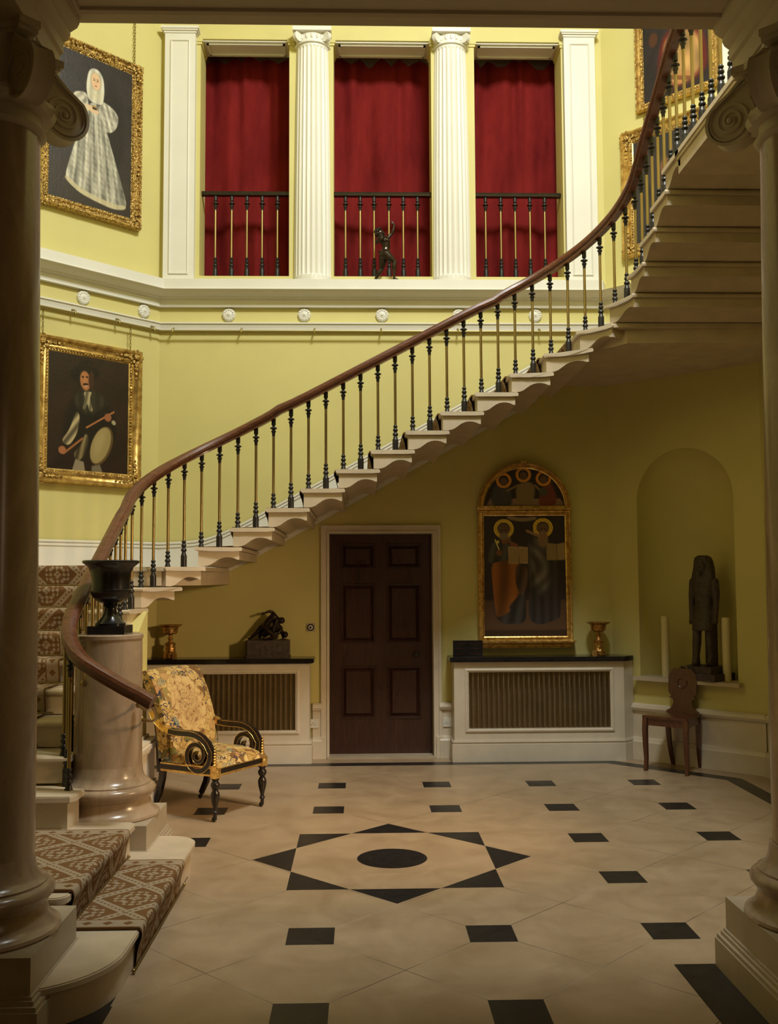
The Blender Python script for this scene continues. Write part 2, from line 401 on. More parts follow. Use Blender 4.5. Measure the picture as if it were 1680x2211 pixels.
# ------------------------------------------------------------------ room plan
XL, XR, YB = -1.965, 2.43, 9.6           # corners of the back wall
WL, WR = -3.035, 3.50                    # side walls
YD = 8.53                                # where the diagonals meet the side walls
XC = .2325
S2 = sqrt(.5)
def plan(d, y0=-1.6):                    # wall line offset inwards by d
    q = d*math.tan(radians(22.5))
    return [(WL+d, y0), (WL+d, YD-q), (XL+q, YB-d), (XR-q, YB-d), (WR-d, YD-q), (WR-d, y0)]
def wall_sweep(prof, y0=4.4, i0=0, i1=6, pts=None):
    """prof [(inward, z)] swept with mitres round the walls"""
    g = G(); base = pts or plan(0, y0)
    base = base[i0:i1]
    n = len(base); offs = [[None]*len(prof) for _ in base]
    for j, (d, z) in enumerate(prof):
        pl = plan(d, y0)[i0:i1] if not pts else None
        for i in range(n):
            offs[i][j] = (pl[i][0], pl[i][1], z)
    m = len(prof)
    g.add([p for row in offs for p in row], [(i*m+k, i*m+(k+1) % m, (i+1)*m+(k+1) % m, (i+1)*m+k) for i in range(n-1) for k in range(m)])
    g.add(offs[0], [tuple(range(m-1, -1, -1))]); g.add(offs[-1], [tuple(range(m))])
    return g
class WallFrame:
    """local frame on a wall: s to the right seen from inside, z up, n inwards"""
    def __init__(s, o, a, n): s.o, s.a, s.n = Vector((*o, 0)), Vector((*a, 0)), Vector((*n, 0))
    def p(s, u, z, d=0): q = s.o+s.a*u+s.n*d; return (q.x, q.y, z)
    def mat(s): return Matrix(((s.a.x, s.n.x, 0, s.o.x), (s.a.y, s.n.y, 0, s.o.y), (0, 0, 1, 0), (0, 0, 0, 1)))
WLd = WallFrame((XL, YB), (S2, S2), (S2, -S2))        # left diagonal: s negative going left
WBk = WallFrame((0, YB), (1, 0), (0, -1))
WRd = WallFrame((XR, YB), (S2, -S2), (-S2, -S2))      # right diagonal: s positive going right
ZT = 10.3
# floor
struct('floor', G().box((WL-.3, -1.8, -.1), (WR+.3, 10.2, 0)), 'floor', 0)
# back wall, lower storey with door opening
g = G(); T = .28
g.box((XL-.1, YB, 0), (-.325, YB+T, 4.58)).box((.700, YB, 0), (XR+.1, YB+T, 4.58)).box((-.325, YB, 2.155), (.700, YB+T, 4.58))
g.box((-.325, YB+T-.02, 0), (.70, YB+T, .0))
struct('wall_back', g, 'yellow')
# upper storey: piers, lintel, reveals
g = G(); OP = [(-1.585, -.705), (-.265, .711), (1.145, 2.022)]
xs = [XL-.1]+[x for o in OP for x in o]+[XR+.1]
for i in range(0, 8, 2): g.box((xs[i], YB, 4.58), (xs[i+1], YB+.32, 7.09))
for a, b in OP: g.box((a, YB, 4.58), (b, YB+.40, 4.68))
g.box((XL-.1, YB, 7.09), (XR+.1, YB+.32, ZT))
struct('wall_back_upper', g, 'yellow')
# recess behind the curtains
struct('wall_recess', G().box((XL, YB+.75, 4.5), (XR, YB+.8, 7.6)).box((XL, YB+.32, 7.35), (XR, YB+.8, 7.45)).box((XL-.1, YB+.32, 4.5), (XL, YB+.8, 7.45)).box((XR, YB+.32, 4.5), (XR+.1, YB+.8, 7.45)).box((XL, YB+.4, 4.5), (XR, YB+.8, 4.58)), 'plaster')
# soffit boards of the openings (moulded ceiling of each)
g = G()
for a, b in OP:
    g.box((a, YB+.02, 7.075), (b, YB+.31, 7.09)); g.box((a+.05, YB+.05, 7.06), (b-.05, YB+.07, 7.075)); g.box((a+.05, YB+.25, 7.06), (b-.05, YB+.27, 7.075))
    for x in (a+.05, b-.07): g.box((x, YB+.05, 7.06), (x+.02, YB+.27, 7.075))
struct('trim_1', g, 'cream')
# anta caps
g = G()
for i in range(1, 7):
    x = xs[i]; s_ = 1 if i % 2 else -1
    g.box((x-s_*.055, YB-.012, 7.03), (x+s_*.012, YB+.3, 7.055)).box((x-s_*.055, YB-.02, 7.055), (x+s_*.02, YB+.3, 7.09))
struct('trim_2', g, 'yellow')
# diagonals and sides
def diag_box(g, F, u0, u1, z0, z1, d0, d1, mi=0): return g.box((u0, d0, z0), (u1, d1, z1), mi, F.mat())
LD = sqrt(2)*(YB-YD)
g = G(); diag_box(g, WLd, -LD-.05, .0, 0, ZT, -.25, 0); struct('wall_left_diagonal', g, 'yellow')
# right diagonal with an arched niche
NU0, NU1, NZ0, NZS = .292, 1.250, .765, 2.42
NC, NR = (NU0+NU1)/2, (NU1-NU0)/2
g = G()
diag_box(g, WRd, 0, NU0, 0, ZT, -.25, 0); diag_box(g, WRd, NU1, LD+.05, 0, ZT, -.25, 0)
diag_box(g, WRd, NU0, NU1, 0, NZ0, -.25, 0); diag_box(g, WRd, NU0, NU1, NZS+NR+.02, ZT, -.25, 0)
N = 40; top = NZS+NR+.02
arc = [(NC-NR*cos(pi*i/N), NZS+NR*sin(pi*i/N)) for i in range(N+1)]
vs = [(u, 0, z) for u, z in arc]+[(u, 0, top) for u, z in arc]
g.add(vs, [(i, i+1, N+2+i, N+1+i) for i in range(N)], 0, WRd.mat())
# niche hollow: half cylinder and quarter dome
ND = .40; vs = []; fs = []; A_ = 20
rows = [(NZ0, NR, 1)]+[(NZS, NR, 1)]+[(NZS+NR*sin(pi/2*j/14), NR*cos(pi/2*j/14), cos(pi/2*j/14)) for j in range(1, 15)]
for z, r, k in rows:
    for i in range(A_+1):
        a = pi*i/A_; vs.append((NC-r*cos(a), -ND*k*sin(a) if k > 1e-6 else 0, z))
for j in range(len(rows)-1):
    for i in range(A_): o = j*(A_+1)+i; fs.append((o, o+1, o+A_+2, o+A_+1))
g.add(vs, fs, 0, WRd.mat())
struct('wall_right_diagonal', g, 'yellow')
g = G().box((WL-.25, -1.8, 0), (WL, YD, ZT)); struct('wall_left', g, 'yellow')
g = G().box((WR, -1.8, 0), (WR+.25, YD, ZT)); struct('wall_right', g, 'yellow')
struct('wall_front', G().box((WL-.25, -1.85, 0), (WR+.25, -1.6, 4.6)), 'plaster')
struct('wall_front_upper', G().box((WL-.25, 2.2, 4.54), (WR+.25, 2.4, ZT)), 'yellow')
struct('ceiling_upper', G().box((WL-.25, 2.2, ZT), (WR+.25, YB+.5, ZT+.15)), 'cream')
# hall ceiling (underside of the gallery)
g = G().box((WL, -1.6, 4.24), (WR, 4.40, 4.54))
fr = [(-1.262, 4.29, 4.24), (1.70, 4.29, 4.24), (1.70, -.6, 4.24), (-1.262, -.6, 4.24)]
g.sweep(fr, [(-.018, 0), (-.014, -.014), (0, -.010), (.006, -.018), (.018, -.014), (.022, 0)], closed=True)
struct('ceiling', g, 'plaster')
# side architraves over the columns
for i, sx in enumerate((-1, 1)):
    xc = .18+sx*1.707
    pr = [(-.17, 3.98), (-.17, 4.07), (-.185, 4.08), (-.185, 4.13), (-.205, 4.145), (-.215, 4.165), (-.215, 4.18), (-.245, 4.20), (-.255, 4.22), (-.255, 4.24)]
    poly = [(xc+q[0], q[1]) for q in pr]+[(xc-q[0], q[1]) for q in reversed(pr)]
    struct('trim_%d' % (3+i), G().prism_xz(poly, -1.6, 4.375), 'plaster')
# cornice at gallery level
prof = [(0, 4.555), (.18, 4.565), (.18, 4.607), (0.0, 4.607)]
g = wall_sweep([(0, 4.49), (.165, 4.49), (.165, 4.60), (0, 4.60)], 4.4)
struct('trim_5', wall_sweep([(0, 4.358), (.045, 4.358), (.045, 4.430), (.075, 4.436), (.08, 4.450), (.125, 4.462), (.18, 4.485), (.19, 4.497), (.17, 4.503), (.17, 4.600), (0, 4.600)], 4.4, 0, 4), 'cream')
struct('trim_6', wall_sweep([(0, 4.358), (.045, 4.358), (.045, 4.430), (.075, 4.436), (.08, 4.450), (.125, 4.462), (.18, 4.485), (.19, 4.497), (.0, 4.503)], 7.0, 3, 6), 'cream')
struct('trim_7', wall_sweep([(0, 4.118), (.035, 4.118), (.035, 4.150), (.042, 4.165), (.045, 4.180), (.058, 4.190), (.058, 4.203), (0, 4.210)], 7.0), 'cream')
# lower dado / baseboards
bp = [(0, 0), (.055, 0), (.055, .165), (.045, .18), (.04, .20), (.02, .205), (.02, .445), (.04, .455), (.05, .48), (.04, .505), (.02, .52), (0, .52)]
def seg_prof(F, u0, u1, prof):
    g = G(); m = len(prof); vs = [(u, d, z) for u in (u0, u1) for d, z in prof]
    g.add(vs, [(k, (k+1) % m, m+(k+1) % m, m+k) for k in range(m)]+[tuple(range(m-1, -1, -1)), tuple(range(m, 2*m))], 0, F.mat()); return g
bl = [(d, z) for d, z in bp]
struct('baseboard_right', seg_prof(WRd, .12, LD-.02, bl), 'dado')
g = wall_sweep(bp, 4.4, 4, 6); struct('baseboard_right_side', g, 'dado')
g = seg_prof(WBk, -.47, -.385, bl); g2 = seg_prof(WBk, .745, .86, bl); g.add(g2.v, g2.f); struct('baseboard_back', g, 'dado')
g = G().box((1.28, 0, 4.62), (1.5, .03, 9), 0, WRd.mat()).box((1.31, .03, 4.7), (1.33, .045, 9), 0, WRd.mat())
struct('trim_8', g, 'cream')
# door case (architrave)
g = G(); path = [(-.355, YB, 0), (-.355, YB, 2.185), (.73, YB, 2.185), (.73, YB, 0)]
for (a, b, d) in ((.02, .045, .03), (-.012, .02, .018), (-.03, -.012, .03)):
    g.box((-.345-b, YB-d, 0), (-.345-a, YB, 2.175+b)).box((.72+a, YB-d, 0), (.72+b, YB, 2.175+b)).box((-.345-a, YB-d, 2.175+a), (.72+a, YB, 2.175+b))
g.box((-.325, YB, 0), (-.312, YB+.2, 2.155)).box((.688, YB, 0), (.70, YB+.2, 2.155)).box((-.325, YB, 2.142), (.70, YB+.2, 2.155))
for x in (-.40, .71): g.box((x, YB-.045, 0), (x+.06, YB, .20))
struct('trim_9', g, 'dado')
struct('trim_10', G().box((-.33, YB-.06, 0), (.71, YB+.25, .012)), 'greystone')
# the door
dt = bpy.data.objects.new('door_1', None); COL.objects.link(dt); dt.location = (-.31, 9.80, 0); dt['kind'] = 'structure'; dt['label'] = 'dark six-panel mahogany door under the stairs'; dt['category'] = 'door'; LOC['door_1'] = Vector((-.31, 9.80, 0))
x0, x1, y0 = -.312, .688, 9.78; g = G()
cols = [(-.205, .135), (.245, .585)]; rws = [(.345, .855), (1.075, 1.66), (1.80, 2.05)]
g.box((x0, y0, .012), (x1, y0+.05, 2.14))
g.box((x0, y0-.028, .012), (cols[0][0], y0, 2.14)).box((cols[0][1], y0-.028, .012), (cols[1][0], y0, 2.14)).box((cols[1][1], y0-.028, .012), (x1, y0, 2.14))
zz = [.012]+[z for r in rws for z in r]+[2.14]
for i in range(0, 8, 2):
    for a, b in cols: g.box((a, y0-.0278, zz[i]), (b, y0, zz[i+1]))
leaf = mesh('door_leaf', g, 'door', dt, 0)
for a, b in cols:
    for c, d in rws:
        g = G()
        g.sweep([(a, y0-.028, c), (b, y0-.028, c), (b, y0-.028, d), (a, y0-.028, d)], [(0, 0), (-.004, .010), (-.014, .010), (-.022, 0), (-.022, -.026), (0, -.026)], closed=True, up=(0, -1, 0), flat=True)
        q = .055
        g.add([(a+.03, y0-.002, c+.03), (b-.03, y0-.002, c+.03), (b-.03, y0-.002, d-.03), (a+.03, y0-.002, d-.03), (a+q, y0-.020, c+q), (b-q, y0-.020, c+q), (b-q, y0-.020, d-q), (a+q, y0-.020, d-q)],
              [(0, 1, 5, 4), (1, 2, 6, 5), (2, 3, 7, 6), (3, 0, 4, 7), (4, 5, 6, 7)])
        mesh('door_panel', g, 'door', dt, 0)
mk = Matrix.Translation((.53, y0-.028, .965)) @ Matrix.Rotation(pi/2, 4, 'X')
mesh('door_knob', G().lathe([(.03, 0), (.03, .004), (.012, .008), (.010, .03), (.024, .04), (.03, .052), (.024, .066), (0.0001, .07)], mat=mk, seg=20), 'iron', dt)

# ------------------------------------------------------------------ staircase
def zk(k): return {1: .165, 2: .33, 3: .512}.get(k, .035+.161*k)
SK = lambda k: -1.082+.2905*(k-13)
def curve(s, off=0):
    """outer string line of the stair, off>0 towards the well; returns x, y, inward normal (to the wall)"""
    R = .8
    if s < -2.1766: return (-1.72+off, 7.4-(-2.1766-s), (-1, 0))
    if s < -.92: a = (-.92-s)/R; return (-.92-(R-off)*sin(a), 7.4+(R-off)*cos(a), (-sin(a), cos(a)))
    if s < 1.33: return (s, 8.2-off, (0, 1))
    if s < 2.5866: a = (s-1.33)/R; return (1.33+(R-off)*sin(a), 7.4+(R-off)*cos(a), (sin(a), cos(a)))
    return (2.13-off, 7.4-(s-2.5866), (1, 0))
def xo_left(y, off=0): return -1.72+off if y < 7.4 else -.92-sqrt(max(0, (.8-off)**2-(y-7.4)**2))
def xo_right(y, off=0): return 2.13-off if y < 7.4 else 1.33+sqrt(max(0, (.8-off)**2-(y-7.4)**2))
def yo(x, off=0):
    if x < -.92: return 7.4+sqrt(max(0, (.8-off)**2-(x+.92)**2))
    if x > 1.33: return 7.4+sqrt(max(0, (.8-off)**2-(x-1.33)**2))
    return 8.2-off
SLAB = [(.365, -.030), (.368, -.015), (.36, 0), (.30, 0), (.24, 0), (.18, 0), (.12, 0), (.06, 0), (.008, 0), (0, -.010), (0, -.022), (.006, -.030), (.020, -.034), (.06, -.034), (.12, -.034), (.18, -.034), (.24, -.034), (.30, -.034)]
BODY = [(.342, -.033), (.30, -.033), (.24, -.033), (.18, -.033), (.12, -.033), (.06, -.033), (.024, -.033), (.024, -.153), (.06, -.155), (.09, -.152), (.12, -.141), (.15, -.120), (.18, -.099), (.21, -.086), (.24, -.081), (.27, -.082), (.30, -.089), (.325, -.101), (.342, -.103)]
def step_geo(k):
    g = G(); z = zk(k); s = SK(k); x, y, _ = curve(s)
    def P(u, dz, off, inner):
        if k <= 11: yy = y+u; return ((WL if inner else xo_left(yy, off)), yy, z+dz)
        if k <= 22: xx = x+u; return (xx, (YB if inner else yo(xx, off)), z+dz)
        yy = y-u; return ((WR if inner else xo_right(yy, off)), yy, z+dz)
    for prof, off in ((SLAB, .022), (BODY, 0)):
        n = len(prof); vs = [P(u, dz, off, False) for u, dz in prof]+[P(u, dz, off, True) for u, dz in prof]
        fs = [(i, (i+1) % n, n+(i+1) % n, n+i) for i in range(n)]+[tuple(range(n-1, -1, -1)), tuple(range(n, 2*n))]
        g.add(vs, fs)
    # bed mould under the nosing
    return g
def landing_geo(k):
    g = G(); z = zk(k); s = SK(k)
    for prof, off in ((SLAB, .022), (BODY, 0)):
        n = len(prof); a, b = [], []
        for u, dz in prof:
            px, py, (nx, ny) = curve(s+u, off); a.append((px, py, z+dz)); b.append((px+nx*.30, py+ny*.30, z+dz))
        g.add(a+b, [(i, (i+1) % n, n+(i+1) % n, n+i) for i in range(n)]+[tuple(range(n-1, -1, -1)), tuple(range(n, 2*n))])
    if k == 11:
        x0, y0, _ = curve(s); cur = [curve(s+.38*i/8)[:2] for i in range(9)]
        poly = [(WL, y0)]+cur+[(cur[-1][0], YB), (XL, YB), (WL, YD)]
        poly2 = [(WL, y0+.024), (x0-.02, y0+.024)]+[curve(s+.38*i/8, -.12)[:2] for i in range(1, 9)]+[(cur[-1][0], YB), (XL, YB), (WL, YD)]
    else:
        cur = [curve(s+.38*i/8)[:2] for i in range(9)]
        poly = [(cur[0][0], YB)]+cur+[(WR, cur[-1][1]), (WR, YD), (XR, YB)]
        poly = poly[::-1]
        poly2 = ([(cur[0][0]+.024, YB), (cur[0][0]+.024, cur[0][1]+.02)]+[curve(s+.38*i/8, -.12)[:2] for i in range(1, 9)]+[(WR, cur[-1][1]), (WR, YD), (XR, YB)])[::-1]
    g.prism(poly, z-.034, z-.0005); g.prism(poly2, z-.150, z-.034)
    return g
stair = thing('cantilever_staircase', 'pale stone cantilevered staircase winding up round the back of the hall', 'staircase', (-1.7, 6, 0))
# first two broad steps through the colonnade
def rounded(x0, x1, y0, y1, r0, r1, ov=0):
    p = [(x0, y0-ov)]
    p += [(x1+ov-r0+r0*sin(a), y0-ov+r0-r0*cos(a)) for a in [pi/2*i/12 for i in range(13)]]
    p += [(x1+ov-r1+r1*cos(a), y1+ov-r1+r1*sin(a)) for a in [pi/2*i/12 for i in range(13)]]
    p += [(x0, y1+ov)]; return p
g = G(); g.prism(rounded(-3.0, -1.005, 3.86, 6.10, .42, .16), 0, .132)
g.prism(rounded(-3.0, -1.005, 3.86, 6.10, .42, .16, .012), .132, .140); g.prism(rounded(-3.0, -1.005, 3.86, 6.10, .42, .16, .022), .140, .160); g.prism(rounded(-3.0, -1.005, 3.86, 6.10, .42, .16, .016), .160, .165)
mesh('step', g, 'stepstone', stair)
g = G(); g.prism(rounded(-3.03, -1.305, 4.445, 5.76, .05, .05), .165, .296)
g.prism(rounded(-3.03, -1.305, 4.445, 5.76, .06, .06, .024), .300, .326); g.prism(rounded(-3.03, -1.305, 4.445, 5.76, .05, .05, .015), .296, .33)
g.box((-3.03, 3.3, 0), (-1.86, 6.2, .329))
mesh('step', g, 'stepstone', stair)
g = G(); y0 = 5.60
pl = [(WL, y0), (-1.66, y0), (-1.62, y0+.01), (-1.60, y0+.045), (-1.60, y0+.36), (WL, y0+.36)]
sh = lambda o: [(WL, y0-o), (-1.66, y0-o), (-1.61+o*.6, y0-o*.7), (-1.585+o, y0+.05), (-1.585+o, y0+.20), (-1.80, y0+.30), (WL, y0+.36)]
g.prism(sh(-.03), .33, .472).prism(sh(-.015), .472, .480).prism(sh(.0), .480, .506).prism(sh(-.006), .506, .512)
mesh('step', g, 'stepstone', stair)
for k in range(4, 29):
    g = landing_geo(k) if k in (11, 23) else step_geo(k)
    mesh('landing' if k in (11, 23) else 'step', g, 'stepstone', stair)
# gallery landing at the top of the right flight
g = G(); y1 = curve(SK(28))[1]-.30
g.box((2.13, 4.40, 4.395), (WR, y1, 4.543)).box((2.108, 4.40, 4.510), (WR, y1, 4.543)).box((2.118, 4.40, 4.485), (2.2, y1, 4.512))
mesh('gallery_landing', g, 'stepstone', stair)
# spandrel wall under the left flight, with panelled dado
g = G(); pts = [(6.45, 0), (7.66, 0)]
top_ = [(7.66, zk(9)-.02)]+[(7.63, zk(9)-.02)]
for k in (9, 8, 7, 6, 5):
    yy = curve(SK(k))[1]; top_ += [(yy+.03, zk(k)-.16), (yy+.03, zk(k-1)-.03)]
yz = pts+top_+[(6.10, zk(4)-.05), (6.10, 0)]
n = len(yz[:])
vs = [(-1.635, y, z) for y, z in yz]+[(-1.80, y, z) for y, z in yz]
g.add(vs, [tuple(range(n)), tuple(range(2*n-1, n-1, -1))]+[(i, n+i, n+(i+1) % n, (i+1) % n) for i in range(n)])
struct('wall_spandrel', g, 'yellow')
g = G()
for (a, b, d) in ((0, .165, .14), (.165, .185, .13), (.185, .205, .11), (.205, .445, .09), (.445, .47, .115), (.47, .50, .125), (.50, .52, .11), (.52, .54, .05)):
    g.box((-1.66, 6.45, a), (-1.665+d, 7.66+d*.25, b))
struct('baseboard_spandrel', g, 'dado')
# skirting that follows the stair along the walls
g = G()
def skirt(pts, z0, z1):
    n = len(pts); vs = []
    for (x, y), a, b in zip(pts, z0, z1): vs += [(x, y, a), (x, y, b)]
    g.add(vs, [(2*i, 2*i+2, 2*i+3, 2*i+1) for i in range(n-1)])
def smooth_top(x):
    zl = zk(11)+.245; zz_ = zk(13)+.161*(x+1.081)/.2905+.14
    d = zz_-zl; return zl+.5*(d+sqrt(d*d+.012))
P_, A0, B0 = [], [], []
for i in range(7): t = i/6; P_.append((WL+.02+(XL-WL-.01)*t, YD-.01+(YB-YD-.012)*t)); A0.append(zk(11)-.02); B0.append(smooth_top(-1.9))
P_.insert(0, (WL+.02, 7.9)); A0.insert(0, zk(11)-.02); B0.insert(0, smooth_top(-1.9))
for i in range(34):
    x = XL+.01+i*.115
    if x > 1.76: break
    P_.append((x, YB-.022)); A0.append(max(zk(11)-.02, zk(12)+.161*(x+1.37)/.2905-.25)); B0.append(min(smooth_top(x), zk(23)+.2))
skirt(P_, A0, B0)
for dz, d, h in ((-.012, .012, .012), (-.045, .010, .012)):
    g.sweep([(p[0], p[1], b+dz) for p, b in zip(P_, B0)], [(-.0, -h), (d, -h*.5), (d, h*.5), (0, h)])
mesh('skirting', g, 'cream', stair, 50)

# ------------------------------------------------------------------ stair carpet runner
cg = G(); cg.uv = []
cp = thing('stair_carpet', 'brown and beige diamond-patterned runner laid down the staircase', 'carpet', (-2.4, 6, .5))
def strip(path, A, B, w, v0=0):
    """path of (x,y,z)-making function points; A(i)->near edge pt, B(i)->far edge pt"""
    n = len(path); L = 0; o = len(cg.v); NW = 2
    for i, q in enumerate(path):
        a, b = Vector(A(q)), Vector(B(q))
        if i: L += (a-pa).length
        pa = a
        for j in range(NW):
            t = j/(NW-1); p = a.lerp(b, t); cg.v.append(tuple(p)); cg.uv.append((t*w, L+v0))
    for i in range(n-1):
        for j in range(NW-1): k = o+i*NW+j; cg.f.append((k, k+NW, k+NW+1, k+1)); cg.m.append(0)
    return L+v0
TH = .014
def nose(xn, z, zb, t=TH):      # u (distance into the tread, negative outside), z : down from the tread over the nosing to the tread below
    return [(.03, z+t), (-.0-t*.2, z+t*.9), (-t*.8, z+t*.3), (-t*1.1, z-.015), (-t*.9, z-.030), (-t*.2, z-.06), (.004, z-.09), (.012, zb+.02), (.014, zb+t)]
# lower pair (noses at x = -.985 and -1.283, going up towards -x)
pth = [(-.985+.0, 0, 0)]
lowp = [(-2.9, .33+TH), (-2.0, .33+TH), (-1.5, .33+TH)]+[(-1.283-u, z) for u, z in nose(0, .33, .165)]+[(-1.283+.1, .165+TH)]+[(-.985-u, z) for u, z in nose(0, .165, -.012)]
dense = []
for a, b in zip(lowp, lowp[1:]):
    m = max(1, int((Vector(a)-Vector(b)).length/.05)); dense += [(a[0]+(b[0]-a[0])*i/m, a[1]+(b[1]-a[1])*i/m) for i in range(m)]
dense.append(lowp[-1])
strip(dense, lambda q: (q[0], 4.50, q[1]), lambda q: (q[0], 5.56, q[1]), 1.06)
strip(dense, lambda q: (q[0], 4.50, q[1]-.010), lambda q: (q[0], 4.50, q[1]), .01)
# left flight
path = []
for k in range(11, 3, -1):
    yn = curve(SK(k))[1]
    if k == 11: path += [(8.6, zk(11)+TH)]
    path += [(yn+.02 if k == 11 else yn+.03, zk(k)+TH)]+[(yn+u, z) for u, z in nose(0, zk(k), zk(k-1))[1:]]
strip(path, lambda q: (-2.02, q[0], q[1]), lambda q: (-3.0, q[0], q[1]), 1.06)
# back flight
path = []
for k in range(23, 11, -1):
    xn = curve(SK(k))[0]
    if k == 23: path += [(2.6, zk(23)+TH)]
    path += [(xn+.03, zk(k)+TH)]+[(xn+u, z) for u, z in nose(0, zk(k), zk(k-1), .02)[1:]]
strip(path, lambda q: (q[0], 8.38, q[1]), lambda q: (q[0], 9.44, q[1]), 1.06)
strip(path, lambda q: (q[0], 8.38, q[1]-.015), lambda q: (q[0], 8.38, q[1]), .012)
path = []
for k in range(28, 23, -1):
    yn = curve(SK(k))[1]
    path += [(yn-.03, zk(k)+TH)]+[(yn-u, z) for u, z in nose(0, zk(k), zk(k-1))[1:]]
strip(path, lambda q: (2.34, q[0], q[1]), lambda q: (3.34, q[0], q[1]), 1.06)
mesh('runner', cg, 'carpet', cp, 60)
for (a, b) in [((-1.288, 4.46, .180), (-1.288, 5.62, .180)), ((-.990, 4.44, .014), (-.990, 5.66, .014))]+[((-1.98, curve(SK(k))[1]-.005, zk(k-1)+.02), (-3.0, curve(SK(k))[1]-.005, zk(k-1)+.02)) for k in range(4, 12)]:
    g = G().tube([a, b], .0055, 8)
    for q in (a, b): g.sphere(q, .010, seg=10, rings=6)
    lab(mesh('stair_rod', g, 'brass', cp), 'thin brass stair rod')

# ------------------------------------------------------------------ handrail and balusters
def zline(s): return .035+.161*(13+(s+1.082)/.2905)
def roff(s):
    t = min(1, max(0, (s+1.6)/4.2)); return .775+(.655-.775)*t
ZTOP = 5.40
def railz(s): return min(ZTOP, zline(s)+roff(s))
bal = thing('stair_balustrade', 'long mahogany handrail on slim brass and iron balusters climbing the stone stair', 'balustrade', (-1.7, 6, .5))
path = [(-1.165, 5.62, 1.020), (-1.235, 5.63, 1.055), (-1.32, 5.64, 1.098), (-1.40, 5.65, 1.140), (-1.48, 5.66, 1.187), (-1.56, 5.68, 1.236), (-1.625, 5.72, 1.285), (-1.675, 5.78, 1.335), (-1.708, 5.86, 1.392)]
s = -3.62
while s < 6.6:
    x, y, _ = curve(s)
    if y > 5.93 or s > 0:
        path.append((x, y, railz(s)))
    s += .06 if (-2.4 < s < -.7 or 1.1 < s < 2.8) else .12
    if s > 2.6 and y < 4.5: break
# smooth z
for _ in range(3): path = [path[0]]+[(p[0], p[1], (a[2]+2*p[2]+b[2])/4) for a, p, b in zip(path, path[1:], path[2:])]+[path[-1]]
RS = [(-.026, -.040), (-.028, -.022), (-.043, -.012), (-.047, .006), (-.040, .026), (-.022, .037), (0, .040), (.022, .037), (.040, .026), (.047, .006), (.043, -.012), (.028, -.022), (.026, -.040)]
lab(mesh('handrail', G().sweep(path, RS, flat=False), 'rail', bal, 30), 'polished mahogany handrail')
TOPB = [(.0001, .0), (.018, 0), (.018, -.055), (.011, -.062), (.011, -.070), (.029, -.080), (.030, -.086), (.013, -.096), (.012, -.100), (.020, -.106), (.020, -.114), (.014, -.124), (.0125, -.150)]
BOTB = [(.0125, .125), (.018, .118), (.018, .110), (.011, .100), (.020, .090), (.021, .080), (.012, .066), (.023, .054), (.024, .044), (.014, .030), (.019, .022), (.019, .012), (.024, .006), (.024, 0)]
def baluster(x, y, zb, zt, extra, parent, name='baluster', seg=12, q=1.0):
    lo = ([(.025*q, 0), (.025*q, extra)]+[(r*q, extra+z*q) for r, z in BOTB[::-1]][1:]) if extra > .03 else [(r*q, z*q) for r, z in BOTB[::-1]]
    g = G().lathe(lo+[(.007, extra+.13*q), (.007, zt-zb-.155*q)]+[(r*q, zt-zb+z*q) for r, z in TOPB[::-1]], (x, y, zb), seg)
    o = mesh(name, g, 'iron', parent, 40)
    r = G().lathe([(.0115*q, extra+.115*q), (.0115*q, zt-zb-.14*q)], (x, y, zb), seg)
    mesh('rod', r, 'brass', o, 40); return o
for k in range(3, 29):
    for du, ex in ((.062, .0), (.207, .088)):
        s = SK(k)+du
        if k == 28 and du > .1: continue
        x, y, _ = curve(s, -.028)
        zb = zk(k)
        if k == 3: x, y = (-1.668, 5.775) if du < .1 else (-1.716, 5.90)
        zt = railz(s)-.030 if k > 3 else (1.300 if du < .1 else 1.385)
        baluster(x, y, zb, zt, ex if ex else .0, bal)
y = curve(SK(28)+.207)[1]; i = 0
while y > 4.62:
    s = 2.5866+7.4-y
    baluster(2.158, y, 4.543, railz(s)-.030, .09, bal); y -= .165
# wall brackets of the rail on the short column
for (p0, p1, p2, p3) in [((-1.63, 5.905, 1.10), (-1.60, 5.82, 1.085), (-1.575, 5.74, 1.14), (-1.565, 5.69, 1.215)), ((-1.32, 5.965, .965), (-1.26, 5.85, .94), (-1.205, 5.74, .96), (-1.20, 5.64, 1.02)), ((-1.333, 6.10, .865), (-1.25, 6.04, .845), (-1.16, 5.85, .88), (-1.175, 5.66, 1.0))]:
    pts = []
    for i in range(11):
        t = i/10; pts.append(tuple((1-t)**3*a+3*t*(1-t)**2*b+3*t*t*(1-t)*c+t**3*d for a, b, c, d in zip(p0, p1, p2, p3)))
    g = G().tube(pts, [.012]+[.009]*9+[.012], 8); g.sphere(p0, .02, seg=10, rings=6)
    lab(mesh('rail_bracket', g, 'brass', bal), 'curved brass bracket')

# ------------------------------------------------------------------ columns
def col_base(g, c, z0, r=.20, k=1.0, seg=64):
    pr = [(.302, 0), (.308, .008), (.305, .020), (.295, .026), (.282, .032), (.262, .060), (.252, .090), (.250, .105), (.258, .112), (.262, .122), (.268, .128), (.280, .142), (.283, .158), (.276, .172), (.262, .182), (.252, .186), (.252, .194), (.244, .198), (.222, .215), (.208, .245), (r, .30)]
    g.lathe([(a*k, b*k) for a, b in pr], (*c, z0), seg)
def plinth(name, c, parent, z1=.305, low=0):
    g = G(); x, y = c
    g.box((x-.335, y-.335, low), (x+.335, y+.335, .115))
    for d, a, b in ((.335, .115, .120), (.328, .120, .138), (.315, .138, .155), (.306, .155, .168)): g.box((x-d, y-d, a), (x+d, y+d, b))
    g.box((x-.297, y-.297, .168), (x+.297, y+.297, z1))
    return mesh(name, g, 'greystone', parent, 0)
